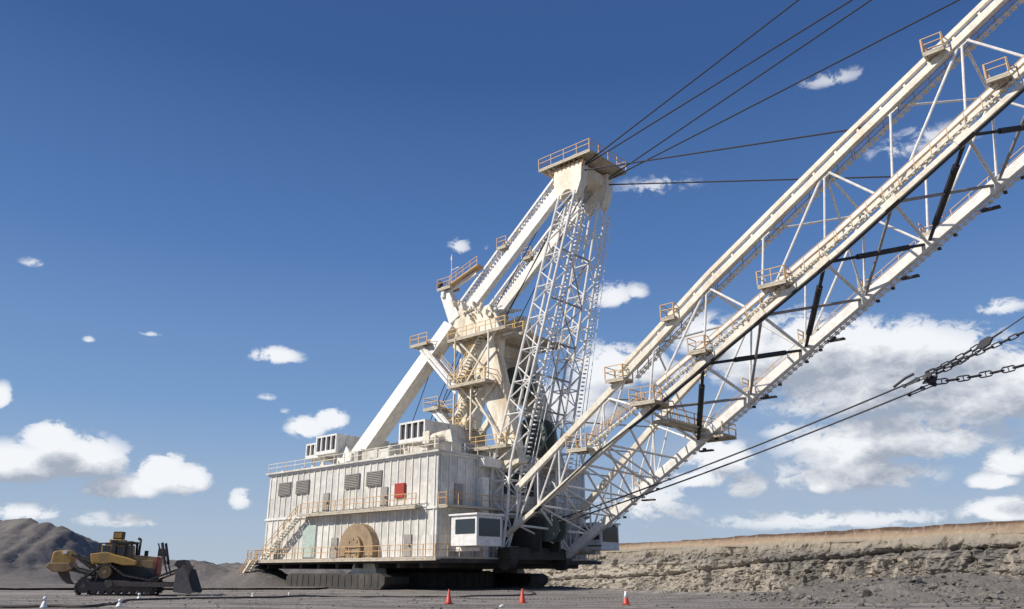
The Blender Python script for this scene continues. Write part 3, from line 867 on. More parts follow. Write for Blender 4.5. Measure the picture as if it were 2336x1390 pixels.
# =================================================================== DRAG ROPES, CHAINS (held taut from the fairlead to the bucket off to the right)
rig = empty('drag_rigging', (-11.0, 103.9, 0), R(-42))
tag(rig, 'pair of dark drag ropes shackled to heavy bucket chains under the boom', 'drag rope')
def sag(a, b, s, n=24):
    return [lerp(a, b, i / n) + Vector((0, 0, -s * 4 * (i / n) * (1 - i / n))) for i in range(n + 1)]
for y, dz in ((-0.55, 0.25), (0.55, -0.25)):
    g = MB()
    g.tube(sag((21.5, y, 6.9 + dz * .4), (59.3, y, 16.2 + dz), 0.35), 0.075, 8)
    g.build('drag_rope', 'rope', rig)
def chain(a, b, s, pitch=0.62, lw=0.36, r=0.062, stud=True):
    """chain links threaded along a sagging line, alternately turned"""
    a, b = Vector(a), Vector(b)
    L_ = (b - a).length
    n = int(L_ / pitch)
    pts = sag(a, b, s, n)
    mb = MB()
    for i in range(n):
        p, q2 = pts[i], pts[i + 1]
        d = (q2 - p).normalized()
        side = Vector((0, 1, 0)) if i % 2 else d.cross(Vector((0, 1, 0))).normalized()
        c = (p + q2) / 2
        hl = pitch / 2 + r - lw / 2 + 0.03
        ring = []
        for k in range(7):
            t = -math.pi / 2 + math.pi * k / 6
            ring.append(c + d * (hl + lw / 2 * math.cos(t)) + side * (lw / 2 * math.sin(t)))
        for k in range(7):
            t = math.pi / 2 + math.pi * k / 6
            ring.append(c + d * (-hl + lw / 2 * math.cos(t)) + side * (lw / 2 * math.sin(t)))
        mb.tube(ring, r, 6, closed=True)
        if stud: mb.beam(c - side * lw / 2, c + side * lw / 2, r * 1.2)
    return mb
chain((60.6, 0.5, 16.3), (72.5, 0.9, 18.0), 0.5, 0.8, 0.4, 0.058).build('drag_chain', 'rope', rig)
chain((60.4, -0.5, 16.9), (72.5, -1.2, 20.6), 0.25, 0.62, 0.28, 0.052, False).build('drag_chain', 'rope', rig)
chain((60.2, -0.2, 17.0), (64.2, -0.2, 18.55), 0.1, 0.55, 0.26, 0.05, False).build('dump_chain', 'rope', rig)
chain((60.2, 0.3, 16.8), (64.2, 0.2, 18.35), 0.2, 0.55, 0.26, 0.05, False).build('dump_chain', 'rope', rig)
g = MB()
g.tube([(57.6, -0.55, 16.15), (58.6, -0.55, 16.75), (59.3, -.55, 17.0)], 0.11, 8)
for y, z in ((-0.55, 16.5), (0.55, 15.95)):
    for k in (-0.12, 0.12): g.tube([(58.3, y, z - .42 + k * .4), (59.2, y, z - .1 + k), (60.3, y, z + .2 + k)], 0.05, 8)
    g.disc((58.4, y, z - .38), (0, 1, 0), 0.14, 0.3, 14); g.disc((59.5, y, z), (0, 1, 0), 0.17, 0.36, 14); g.disc((60.4, y, z + .22), (0, 1, 0), 0.2, 0.3, 14)
g.tube([(60.1, -.75, 16.55), (60.1, .75, 16.3)], 0.16, 12)
g.prism([(59.7, 16.2), (60.2, 16.75), (60.9, 16.7), (60.7, 16.2)], -0.2, 0.1)
g.tube([(59.9, 0, 16.8), (60.05, 0, 17.12), (60.3, 0, 17.1), (60.4, 0, 16.8)], 0.06, 8)
g.build('rope_clevis', 'rope', rig)
g = MB()
g.disc((64.7, -0.2, 18.65), (0, 1, 0), 0.3, 0.2, 20)
for y0 in (-0.4, -0.08): g.prism([(64.05, 18.35), (64.4, 18.85), (65.0, 19.1), (65.3, 19.0), (65.0, 18.5), (64.5, 18.25)], y0, y0 + 0.09)
g.tube([(65.1, -0.2, 18.9), (66.0, -0.2, 19.35)], 0.085, 8)
g.build('dump_block', 'rope', rig)
g = MB(); g.tube([(65.9, -0.2, 19.3), (76, -0.2, 24.6)], 0.05, 8); g.build('dump_rope', 'rope', rig)
# bucket hanging just outside the picture, on the same chains
g = MB()
g.prism([(72.5, 16.6), (79.5, 15.8), (80.4, 19.8), (78.6, 20.6), (72.8, 20.2)], -2.6, -2.35)
g.prism([(72.5, 16.6), (79.5, 15.8), (80.4, 19.8), (78.6, 20.6), (72.8, 20.2)], 2.35, 2.6)
g.prism([(72.3, 16.6), (79.5, 15.75), (79.6, 16.0), (72.3, 16.85)], -2.34, 2.34)
g.prism([(79.5, 15.9), (80.4, 19.8), (80.15, 19.85), (79.25, 15.95)], -2.33, 2.33)
for k in range(5): g.prism([(71.2, 16.7), (72.3, 16.6), (72.3, 16.95)], -2.2 + k * 1.0, -1.8 + k * 1.0)
g.build('bucket', 'dark', rig)
g = MB()
for y in (-2.2, 2.2): g.tube([(77.5, y, 20.2), (77.8, y * .3, 31.0), (93.6, 0, lo(UE) - 1.0)], 0.08, 6)
g.build_pieces('hoist_chain', 'rope', rig)

# =================================================================== TERRAIN
def _hash(ix, iy, seed):
    h = (ix.astype(np.int64) * 374761393 + iy.astype(np.int64) * 668265263 + seed * 1442695041) & 0x7fffffff
    h = ((h ^ (h >> 13)) * 1274126177) & 0x7fffffff
    return ((h ^ (h >> 16)) & 0xffff) / 65535.0
def vnoise(x, y, seed=0):
    ix, iy = np.floor(x), np.floor(y)
    fx, fy = x - ix, y - iy
    fx, fy = fx * fx * (3 - 2 * fx), fy * fy * (3 - 2 * fy)
    a, b_ = _hash(ix, iy, seed), _hash(ix + 1, iy, seed)
    c, d = _hash(ix, iy + 1, seed), _hash(ix + 1, iy + 1, seed)
    return (a + (b_ - a) * fx) * (1 - fy) + (c + (d - c) * fx) * fy
def fbm(x, y, seed=0, oct_=5, gain=0.5):
    s, a, t = 0, 1.0, 0
    for i in range(oct_):
        s = s + a * vnoise(x * 2 ** i, y * 2 ** i, seed + i * 17); t += a; a *= gain
    return s / t - 0.5
def sstep(x, a, b_):
    t = np.clip((x - a) / (b_ - a), 0, 1)
    return t * t * (3 - 2 * t)
WP, WT, WN, WH = np.array([105.0, 173.0]), np.array([-0.447, 0.894]), np.array([-0.894, -0.447]), 12.0
ex = np.array([-300, -45, -24, -12, 0, 7.5, 12.7, 18, 23, 30, 60, 120, 400.])
ey = np.array([420, 360, 330, 128, 109, 94, 76, 67.5, 74, 82, 95, 112, 180.])
PIT = -14.0
def ground_z(x, y):
    e = y - np.interp(x, ex, ey) + fbm(x * .12, y * .12, 5) * 5
    z = fbm(x * .06, y * .06, 1) * 0.35 + fbm(x * .5, y * .5, 2) * 0.1
    for y0, dp, wd, sd in ((47.5, -.10, .5, 61), (49.9, -.10, .5, 61), (58.5, .2, .9, 63), (69.0, -.06, .6, 64), (71.8, -.06, .6, 64), (42.8, .07, .5, 65)):
        yy = y0 + fbm(x * .03, x * 0, sd, 3) * 9
        z = z + dp * np.exp(-((y - yy) / wd) ** 2) * (0.55 + fbm(x * .5, x * 0 + y0, 66, 3)) * np.exp(-((x - 2) / 40) ** 4)
    near = np.exp(-((x + 11) ** 2 + (y - 104) ** 2) / 500)
    z = z * (1 - 0.8 * near)
    z = z + 0.35 * np.exp(-((e + 1.2) / 1.0) ** 2) * (0.5 + fbm(x * .3, y * .3, 8))     # small windrow along the edge
    k = sstep(e, 0.0, 9.0)
    z = z * (1 - k) + k * (PIT + fbm(x * .05, y * .05, 3) * 3)
    wd = (x - WP[0]) * WN[0] + (y - WP[1]) * WN[1]
    p_ = sstep(-wd, 3.5, 6.0)
    return z * (1 - p_) + p_ * (WH - 0.25 + fbm(x * .01, y * .01, 4) * 0.6)
def grid_obj(name, X, Y, Z, m, wrap=False, smooth=True):
    nr, nc = X.shape
    me = bpy.data.meshes.new(name)
    co = np.stack([X, Y, Z], -1).reshape(-1, 3).astype(np.float32)
    i, j = np.meshgrid(np.arange(nr - 1), np.arange(nc if wrap else nc - 1), indexing='ij')
    j2 = (j + 1) % nc
    fs = np.stack([i * nc + j, i * nc + j2, (i + 1) * nc + j2, (i + 1) * nc + j], -1).reshape(-1, 4)
    me.vertices.add(len(co)); me.vertices.foreach_set('co', co.ravel())
    me.loops.add(fs.size); me.loops.foreach_set('vertex_index', fs.ravel().astype(np.int32))
    me.polygons.add(len(fs))
    me.polygons.foreach_set('loop_start', np.arange(0, fs.size, 4, dtype=np.int32))
    me.polygons.foreach_set('loop_total', np.full(len(fs), 4, dtype=np.int32))
    me.polygons.foreach_set('use_smooth', np.full(len(fs), smooth))
    me.update(calc_edges=True); me.validate()
    me.materials.append(m)
    o = bpy.data.objects.new(name, me)
    col.objects.link(o)
    return o
def earth(name, stops, scale=0.5, bump=0.6, rough=0.95, tracks=False):
    m = bpy.data.materials.new(name); m.use_nodes = True
    n = N(m.node_tree); p = m.node_tree.nodes['Principled BSDF']
    v = n.node('ShaderNodeTexCoord').outputs['Object']
    f = n.math('ADD', n.math('MULTIPLY', n.noise(v, scale * 0.12, 5, 0.6), 0.55), n.math('MULTIPLY', n.noise(v, scale * 2.2, 8, 0.7), 0.45))
    c = n.ramp(f, stops)
    fine = n.noise(v, 9.0, 4, 0.7)
    if tracks:
        s3 = n.node('ShaderNodeSeparateXYZ'); n.L.new(v, s3.inputs[0])
        yy = n.math('ADD', s3.outputs[1], n.math('MULTIPLY', n.math('SUBTRACT', n.noise(v, 0.05, 3), 0.5), 14))
        # pale haul strip of dried dust left of the machine
        band = n.math('MULTIPLY', n.mapr(yy, 66.5, 69), n.mapr(yy, 77, 73))
        band = n.math('MULTIPLY', band, n.mapr(s3.outputs[0], -12, -34))
        c = n.mix(n.math('MULTIPLY', band, 0.75), c, (0.42, 0.39, 0.35))
        wv = n.node('ShaderNodeTexWave', wave_type='BANDS', bands_direction='Y')
        n.L.new(v, wv.inputs['Vector'])
        wv.inputs['Scale'].default_value = 0.12; wv.inputs['Distortion'].default_value = 14; wv.inputs['Detail'].default_value = 5
        wv.inputs['Detail Scale'].default_value = 0.4
        c = n.mix(n.mapr(wv.outputs['Fac'], 0.5, 0.9, 0, 0.45), c, (0.085, 0.075, 0.07))
        # cleat prints pressed by tracked machines, in wandering lanes
        lane = n.node('ShaderNodeTexWave', wave_type='BANDS', bands_direction='Y')
        n.L.new(v, lane.inputs['Vector'])
        lane.inputs['Scale'].default_value = 0.045; lane.inputs['Distortion'].default_value = 5; lane.inputs['Detail'].default_value = 1; lane.inputs['Detail Scale'].default_value = 0.25
        cl_ = n.node('ShaderNodeTexWave', wave_type='BANDS', bands_direction='X')
        n.L.new(v, cl_.inputs['Vector'])
        cl_.inputs['Scale'].default_value = 1.1; cl_.inputs['Distortion'].default_value = 1.5
        c = n.mix(n.math('MULTIPLY', n.mapr(lane.outputs['Fac'], 0.8, 0.9), n.mapr(cl_.outputs['Fac'], 0.4, 0.8, 0.1, 0.55)), c, (0.09, 0.08, 0.072))
        c = n.mix(n.mapr(n.noise(n.vec('MULTIPLY', v, (0.3, 1, 1)), 0.22, 6, 0.6), 0.52, 0.7, 0, 0.6), c, (0.34, 0.31, 0.28))
    mm = n.node('ShaderNodeVectorMath', operation='SCALE')
    n.L.new(c, mm.inputs[0]); n.L.new(n.mapr(fine, 0.25, 0.8, 0.72, 1.22), mm.inputs['Scale'])
    n.L.new(mm.outputs[0], p.inputs['Base Color'])
    p.inputs['Roughness'].default_value = rough
    p.inputs['Specular IOR Level'].default_value = 0.15
    b = n.node('ShaderNodeBump'); b.inputs['Strength'].default_value = bump; b.inputs['Distance'].default_value = 0.25
    n.L.new(n.noise(v, scale * 3, 9, 0.7), b.inputs['Height']); n.L.new(b.outputs[0], p.inputs['Normal'])
    return m
M_ground = earth('pit_floor_dirt', [(0.3, (0.24, 0.218, 0.2)), (0.5, (0.33, 0.3, 0.275)), (0.7, (0.43, 0.395, 0.36))], 0.6, 1.0, tracks=True)
rings = np.concatenate([np.linspace(4, 30, 40), np.linspace(30.4, 130, 250), np.geomspace(131, 6000, 90)])
ang = np.concatenate([np.linspace(-50, 50, 420), np.linspace(51, 309, 90)]) * math.pi / 180
RR, AA = np.meshgrid(rings, ang, indexing='ij')
GX, GY = RR * np.sin(AA), RR * np.cos(AA)
ground = grid_obj('ground', GX, GY, ground_z(GX, GY), M_ground, wrap=True)
tag(ground, kind='structure')

# spoil heaps on the left
M_spoil = earth('grey_spoil', [(0.3, (0.14, 0.128, 0.122)), (0.5, (0.2, 0.182, 0.17)), (0.7, (0.29, 0.262, 0.24))], 0.35, 0.9)
def tri(y, a, b_, c):
    return np.clip(np.where(y < b_, (y - a) / (b_ - a), (c - y) / (c - b_)), -0.2, 1)
gx = np.arange(-175, -20, 0.55); gy = np.arange(88, 290, 0.75)
SX, SY = np.meshgrid(gx, gy)
wob = fbm(SX * .05, SY * .05, 21) * 10
crest1 = np.interp(SX, [-175, -130, -96.7, -91, -87.2, -83.9, -79.8, -72, -62], [16, 14, 11.6, 11.0, 10.2, 8.3, 5.0, 0.9, -0.8])
z1 = crest1 * tri(SY + wob * .6, 120, 162, 215) ** 1.0
crest2 = np.interp(SX, [-175, -110, -86, -70, -60, -45, -25], [5.5, 5.2, 4.7, 4.3, 3.5, 3.0, -0.3])
z2 = crest2 * tri(SY + wob * .5, 180, 225, 275)
crest3 = np.interp(SX, [-60, -47, -40, -35, -31, -25], [-0.4, 1.2, 2.9, 2.0, 3.0, 0.3])
z3 = crest3 * tri(SY + wob * .25, 98, 107, 122)
crest4 = np.interp(SX, [-58, -44, -36, -28, -22], [-0.3, 2.4, 3.2, 2.6, -0.2])
z4 = crest4 * tri(SY + wob * .3, 118, 132, 150)
SZ = np.maximum.reduce([z1, z2, z3, z4])
rid = 1 - 2 * np.abs(fbm(SX * .13 + SY * .03, SY * .035, 33, 4))
SZ = np.where(SZ > 0.05, SZ + (fbm(SX * .12, SY * .12, 31) * 1.0 + (rid - 0.8) * 1.3 + (1 - 2 * np.abs(fbm(SX * .5 + SY * .1, SY * .09, 35, 4)) - .75) * 0.9 + fbm(SX * .9, SY * .9, 41) * 0.7) * np.clip(SZ / 3.5, 0, 1), SZ)
SZ = np.where(SZ < 0.15, np.maximum(SZ * 3 - 0.3, -0.8), SZ)
sp = grid_obj('spoil_hills', SX, SY, SZ, M_spoil)
tag(sp, kind='structure')

# highwall across the pit
sv = np.concatenate([np.arange(-75, 130, 0.36), np.arange(130, 430, 0.75)])
zr = np.concatenate([[0.0], np.linspace(0, 1, 100)])
SS, TT = np.meshgrid(sv, np.linspace(0, 1, 140))
zt = WH + fbm(SS * .03, SS * 0, 50, 4) * 0.9 + fbm(SS * .2, SS * 0, 51, 3) * 0.5
ZZ = zt + (PIT - 2 - zt) * TT ** 1.25
crack = np.interp(SS, [-75, 0, 25, 70, 120, 200, 430], [7.5, 6.5, 6.2, 4.2, 0.6, -0.8, -1.5]) + fbm(SS * .04, SS * 0, 52, 4) * 2.2
depth = zt - ZZ
off = np.interp(depth, [0, 1.0, 3.0, 7.5, 12, 26], [0, 0.5, 2.8, 5.5, 7.0, 10.0])
below = sstep(crack - ZZ, -0.25, 0.3)
off += 0.9 * np.exp(-((ZZ - crack - 0.9) / 0.8) ** 2) - 0.9 * np.exp(-((ZZ - crack + 0.25) / 0.3) ** 2)
amp = 0.35 + 1.0 * sstep(depth, 2.5, 6.5)
rib = 1 - 2 * np.abs(fbm(SS * .09 + ZZ * .03, ZZ * .05, 60, 4))
rib2 = 1 - 2 * np.abs(fbm(SS * .35 - ZZ * .1, ZZ * .12, 66, 4))
off += amp * ((rib - .75) * 3.4 + (rib2 - .75) * 2.4 + fbm(SS * .8, ZZ * .9, 70, 4) * 1.3)
off += fbm(SS * .02, ZZ * 0, 77, 3) * 6 * sstep(depth, 0, 10)
jx, jz = SS + fbm(SS * .3, ZZ * .3, 81) * 3, ZZ + fbm(SS * .1, ZZ * .4, 82) * 2
blk = _hash(np.floor(jx * .45), np.floor(jz * .7), 83) * .6 + _hash(np.floor(jx * 1.1), np.floor(jz * 1.5), 84) * .4
off += (blk - .5) * 1.5 * sstep(depth, 3, 6)                            # broken blocks
crv = np.abs(fbm(SS * .16 + ZZ * .02, ZZ * .05, 85, 4))
crv2 = np.abs(fbm(SS * .4 - ZZ * .05, ZZ * .08, 88, 4))
off -= (1.7 * np.exp(-(crv / .014) ** 2) + .8 * np.exp(-(crv2 / .02) ** 2)) * sstep(depth, 2.0, 5)            # open vertical joints
for zl, al in ((9.2, .6), (4.9, .5), (2.4, .6)):                        # bench ledges that come and go
    zl_ = zl + fbm(SS * .05, SS * 0 + zl, 86, 4) * 1.6
    off += al * np.exp(-((ZZ - zl_) / .35) ** 2) * sstep(fbm(SS * .07, SS * 0 + zl, 87), -.1, .1)
HX = WP[0] + WT[0] * SS + WN[0] * off
HY = WP[1] + WT[1] * SS + WN[1] * off
# top lip running back onto the plateau
back = np.stack([HX[0] - WN[0] * 9, HX[0] - WN[0] * 2]), np.stack([HY[0] - WN[1] * 9, HY[0] - WN[1] * 2]), np.stack([ZZ[0] * 0 + WH - .5, ZZ[0]])
HX, HY, HZ = np.vstack([back[0], HX]), np.vstack([back[1], HY]), np.vstack([back[2], ZZ])
m = bpy.data.materials.new('highwall_strata'); m.use_nodes = True
n = N(m.node_tree); p = m.node_tree.nodes['Principled BSDF']
v = n.node('ShaderNodeTexCoord').outputs['Object']
s3 = n.node('ShaderNodeSeparateXYZ'); n.L.new(v, s3.inputs[0])
lay = n.vec('MULTIPLY', v, (0.25, 0.25, 1.0))
zz = n.math('ADD', s3.outputs[2], n.math('MULTIPLY', n.math('SUBTRACT', n.noise(lay, 0.25, 5, 0.6), 0.5), 2.4))
zf = n.math('DIVIDE', n.math('ADD', zz, 14.0), 27.0)
c = n.ramp(zf, [(0.0, (0.28, 0.26, 0.23)), (0.42, (0.37, 0.335, 0.285)), (0.66, (0.45, 0.4, 0.33)), (0.74, (0.27, 0.245, 0.21)), (0.862, (0.31, 0.27, 0.215)), (0.89, (0.37, 0.285, 0.2)), (0.93, (0.26, 0.185, 0.135)), (0.948, (0.12, 0.08, 0.06)), (1.0, (0.09, 0.06, 0.05))])
gx_ = n.mapr(s3.outputs[0], 50, 76)
grey = n.math('MULTIPLY', n.mapr(n.noise(v, 0.14, 7, 0.65, 0.6), 0.36, 0.5), gx_)
grey = n.math('MULTIPLY', grey, n.math('MULTIPLY', n.mapr(s3.outputs[2], 8.0, 5.6), n.mapr(s3.outputs[2], -6, -1)))
c = n.mix(n.math('MULTIPLY', grey, 0.85), c, (0.15, 0.142, 0.132))
c = n.mix(n.mapr(n.noise(v, 0.5, 8, 0.7), 0.5, 0.72, 0, 0.4), c, (0.2, 0.17, 0.14))
c = n.mix(n.mapr(n.noise(n.vec('MULTIPLY', v, (1, 1, 0.3)), 0.9, 6, 0.65), 0.5, 0.7, 0, 0.35), c, (0.52, 0.46, 0.37))
n.L.new(c, p.inputs['Base Color']); p.inputs['Roughness'].default_value = 0.95; p.inputs['Specular IOR Level'].default_value = 0.1
b = n.node('ShaderNodeBump'); b.inputs['Strength'].default_value = 0.8; b.inputs['Distance'].default_value = 0.5
n.L.new(n.noise(v, 1.3, 9, 0.7), b.inputs['Height']); n.L.new(b.outputs[0], p.inputs['Normal'])
hw = grid_obj('highwall', HX, HY, HZ, m, smooth=False)
tag(hw, kind='structure')

# =================================================================== RUBBLE on the right
M_rub = earth('dark_rubble', [(0.3, (0.16, 0.145, 0.13)), (0.55, (0.26, 0.235, 0.212)), (0.75, (0.37, 0.34, 0.305))], 1.2, 1.0)
def mound(x, y):
    r = np.interp(x, [15, 19, 24, 30, 38, 60, 90], [0, 0.35, 1.0, 1.3, 1.05, 1.15, 1.3])
    yc = np.interp(x, [15, 24, 38, 90], [56, 60, 63, 80])
    w1 = np.interp(x, [15, 24, 90], [5, 10, 14])
    return r * np.clip(1 - ((y - yc) / w1) ** 2, 0, 1)
gx = np.arange(13, 90, 0.3); gy = np.arange(44, 98, 0.3)
RX, RY = np.meshgrid(gx, gy)
rz = mound(RX, RY)
rz = np.where(rz > 0, rz + (fbm(RX * .45, RY * .45, 90) * 1.0 + fbm(RX * 1.6, RY * 1.6, 91) * .35) * np.clip(rz * 1.5, 0, 1), -0.6)
rz = rz + np.where(rz > -.5, ground_z(RX, RY), 0)
mo = grid_obj('rubble_bank', RX, RY, rz, M_rub, smooth=False)
tag(mo, kind='structure')
ICO = []
def _ico():
    import bmesh
    bm = bmesh.new(); bmesh.ops.create_icosphere(bm, subdivisions=2, radius=1)
    vs = [v.co.copy() for v in bm.verts]; fs = [tuple(v.index for v in f.verts) for f in bm.faces]
    bm.free(); return vs, fs
IV, IF = _ico()
def rock(mb, c, size, rnd, lod=1):
    """angular rock: a sphere cut by random planes"""
    planes = []
    for _ in range(9):
        d = Vector((rnd.gauss(0, 1), rnd.gauss(0, 1), rnd.gauss(0, 1))).normalized()
        planes.append((d, rnd.uniform(0.45, 0.8)))
    rot = Matrix.Rotation(rnd.uniform(0, 6.28), 3, 'Z') @ Matrix.Rotation(rnd.uniform(-.4, .4), 3, 'X')
    out = []
    for v in IV:
        p = v.copy()
        for d, k in planes:
            t = p.dot(d)
            if t > k: p -= d * (t - k)
        p = Vector((p.x * size[0], p.y * size[1], p.z * size[2]))
        out.append(Vector(c) + rot @ p)
    mb.add(out, IF)
rnd = random.Random(11)
def gz(x, y): return float(ground_z(np.array([x * 1.0]), np.array([y * 1.0]))[0])
def rz_at(x, y):
    return gz(x, y) + max(0.0, float(mound(np.array([x]), np.array([y]))[0]))
small, pale = MB(), MB()
M_rock = earth('grey_rock', [(0.3, (0.17, 0.155, 0.14)), (0.55, (0.26, 0.24, 0.22)), (0.75, (0.36, 0.335, 0.3))], 1.2, 0.8)
for i in range(1500):
    x = rnd.uniform(15, 46); y = rnd.uniform(42, 66)
    if float(mound(np.array([x]), np.array([y]))[0]) <= 0.0 and rnd.random() < 0.75 - max(0, (x - 18)) * .02: continue
    s = rnd.uniform(0.06, 0.16) * (1 + 1.6 * (rnd.random() ** 5))
    rock(small if rnd.random() < .8 else pale, (x, y, rz_at(x, y) + s * .2), (s * 1.3, s, s * .7), rnd)
a_ = small.build('rubble', M_rub); tag(a_, 'loose dark rubble strewn over the bank at the right', 'rubble', kind='stuff')
a_ = pale.build('rubble', M_rock); tag(a_, 'paler broken stones mixed through the dark rubble bank', 'rubble', kind='stuff')
BOULD = [((20.9, 46.4), (0.62, .35, .16), 'pale flat slab lying low in front of the rubble bank'),
         ((27.4, 57.5), (0.55, .5, .3), 'angular pale boulder high on the dark rubble bank'),
         ((17.4, 50.4), (0.42, .4, .22), 'squat grey boulder at the left end of the rubble'),
         ((22.6, 60.5), (0.75, .5, .38), 'broad dark boulder overhanging the rubble bank crest'),
         ((32.6, 54.5), (0.5, .45, .3), 'blocky grey boulder near the right edge of the picture'),
         ((18.6, 45.8), (0.3, .26, .2), 'small light boulder left of the pale flat slab')]
for (xy, sz, lb) in BOULD:
    g = MB(); rock(g, (0, 0, 0), sz, rnd)
    o = g.build('boulder', M_rock); o.location = (*xy, rz_at(*xy) + sz[2] * .35)
    tag(o, lb, 'boulder')
peb = MB()
for i in range(1100):
    x = rnd.uniform(-34, 24); y = rnd.uniform(38, 84)
    s = rnd.uniform(0.025, 0.08) * (1 + 1.2 * (rnd.random() ** 6))
    rock(peb, (x, y, gz(x, y) + s * .1), (s * 1.2, s, s * .6), rnd)
a_ = peb.build('gravel', M_rock); tag(a_, 'scattered stones on the pit floor', 'gravel', kind='stuff')
g = MB(); rock(g, (0, 0, 0), (0.2, .16, .13), rnd)
o = g.build('pale_stone', 'sleeve'); o.location = (-0.5, 43.6, gz(-.5, 43.6) + .03); tag(o, 'single pale stone on the dirt between the two left cones', 'stone')

# =================================================================== TRAFFIC CONES
for (x, y, lb, sl) in ((-3.6, 48.7, 'plain orange red traffic cone left of the three, before the dark tub', False),
                       (0.6, 49.4, 'dull red traffic cone in the middle of the three cones', False),
                       (6.3, 47.3, 'traffic cone with a white upper sleeve, right of the others', True)):
    c0 = empty('traffic_cone', (x, y, gz(x, y) + 0.02), rnd.uniform(0, 1.5))
    tag(c0, lb, 'traffic cone', 'traffic cones on the pit floor')
    g = MB(); g.lathe((0, 0, 0.05), [(0.19, 0), (0.175, .03), (0.035, .72), (0.02, .73)], 24); g.build('cone_body', 'cone', c0, True)
    g = MB(); g.box((0, 0, 0.025), (0.42, 0.42, 0.05)); g.build('base_plate', 'cone', c0, bevel=0.012)
    if sl:
        g = MB(); g.lathe((0, 0, 0.05), [(0.125, .28), (0.055, .66)], 24); g.build('white_sleeve', 'sleeve', c0, True)
    else:
        g = MB(); g.lathe((0, 0, 0.05), [(0.104, .36), (0.086, .44)], 24); g.build('faded_band', 'red', c0, True)

# =================================================================== POWER CABLE AND ITS MARKERS
pts = [(-38, 39), (-30, 40), (-23.7, 40.6), (-21.9, 41.0), (-20.2, 41.2), (-20.6, 44), (-22.0, 48), (-23.0, 52), (-21.1, 55.2), (-16.9, 58.1), (-11.6, 61.3), (-5.5, 63.6), (0, 66), (2, 75), (0, 88)]
dense = []
for i in range(len(pts) - 1):
    p0, p1, p2, p3 = (Vector((*pts[max(0, min(len(pts) - 1, i + k))], 0)) for k in (-1, 0, 1, 2))
    for k in range(10):
        t = k / 10
        dense.append(0.5 * ((2 * p1) + (p2 - p0) * t + (2 * p0 - 5 * p1 + 4 * p2 - p3) * t * t + (3 * p1 - p0 - 3 * p2 + p3) * t ** 3))
dense = [Vector((d.x, d.y, gz(d.x, d.y) + 0.05)) for d in dense]
g = MB(); g.tube(dense, 0.075, 8)
tag(g.build('power_cable', 'cable', smooth=True), 'thick dark trailing power cable curving over the dirt', 'cable')
for (x, y, lb, hh) in ((-22.0, 40.3, 'largest white cable marker, cut by the bottom edge at the far left', 0.5),
                       (-19.0, 41.5, 'white ball topped cable marker below the bulldozer tracks', 0.34),
                       (-23.3, 53.4, 'white cable marker standing just in front of the bulldozer tracks', 0.42),
                       (-18.6, 61.3, 'small white cable marker right of the bulldozer blade', 0.3),
                       (-16.0, 61.3, 'faint small cable marker nearest the dragline', 0.28)):
    c0 = empty('cable_marker', (x, y, gz(x, y)), 0)
    tag(c0, lb, 'marker', 'white markers along the power cable')
    g = MB(); g.lathe((0, 0, 0), [(0.17, 0), (0.15, 0.06), (0.07, hh * .55), (0.045, hh * .62)], 18); g.build('stand', 'sleeve', c0, True)
    g = MB(); g.tube([(0, 0, hh * .6), (0, 0, hh * .8)], 0.03, 8); g.build('post', 'dark', c0)
    g = MB(); g.lathe((0, 0, hh * .86), [(0.02, -.08), (.075, -.05), (.09, 0), (.075, .05), (.02, .08)], 16); g.build('knob', 'sleeve', c0, True)

# =================================================================== BULLDOZER
dz = empty('bulldozer', (-30.9, 67.6, 0.0), R(12))
dz.location.z = gz(-30.7, 68.2) + 0.03
dz.scale = (0.93, 0.95, 1.0)
tag(dz, 'dusty yellow tracked bulldozer with rear ripper and raised front blade', 'bulldozer')
TP = [(-2.75, 0.0), (2.45, 0.0), (2.95, 0.32), (3.0, 0.75), (2.7, 1.05), (0.4, 1.45), (-0.75, 2.2), (-1.15, 2.32), (-1.55, 2.15), (-2.95, 1.15), (-3.25, 0.7), (-3.1, 0.22)]
def loop_pts(poly, n):
    L_ = [Vector((a[0], 0, a[1])) for a in poly]
    seg = [(L_[(i + 1) % len(L_)] - L_[i]).length for i in range(len(L_))]
    tot = sum(seg); out = []
    for k in range(n):
        d = tot * k / n; i = 0
        while d > seg[i]: d -= seg[i]; i += 1
        a, b_ = L_[i], L_[(i + 1) % len(L_)]
        out.append((lerp(a, b_, d / seg[i]), (b_ - a).normalized()))
    return out
for yc in (-1.55, 1.55):
    t = MB()
    for p_, d in loop_pts(TP, 54):
        ang_ = math.atan2(d.z, d.x)
        t.box((p_.x, yc, p_.z + 0.0), (0.235, 0.9, 0.09), Matrix.Rotation(-ang_, 3, 'Y'))
        nn = Vector((d.z, 0, -d.x))
        q3 = p_ + nn * 0.06
        t.box((q3.x, yc, q3.z), (0.05, 0.88, 0.14), Matrix.Rotation(-ang_, 3, 'Y'))
    ins = [(x * 0.965, 0.06 + z * 0.95) for x, z in TP]
    tr = t.build('track', 'track', dz)
    f = MB(); f.prism([(-2.6, 0.35), (2.5, 0.3), (2.75, 0.85), (0.2, 1.0), (-2.6, 1.0)], yc - 0.28, yc + 0.28)
    f.prism([(-1.0, 0.8), (2.3, 0.75), (2.3, 1.0), (-1.0, 1.1)], yc - .38, yc + .38)
    f.build('track_frame', 'track', dz, bevel=0.03)
    for (x, z, r_) in ((-2.62, 0.72, .55), (2.35, 0.62, .5), (-1.15, 1.72, .5)):
        wl = MB(); wl.disc((x, yc, z), (0, 1, 0), r_, 0.6, 28); wl.disc((x, yc - .0, z), (0, 1, 0), r_ * .35, 0.84, 16)
        wl.build('track_wheel', 'track' if z < 1.5 else 'brown', dz)
    rl = MB()
    for k in range(7): rl.disc((-1.8 + k * .6, yc, 0.3), (0, 1, 0), 0.22, 0.5, 18)
    rl.build('track_rollers', 'track', dz)
t = MB()
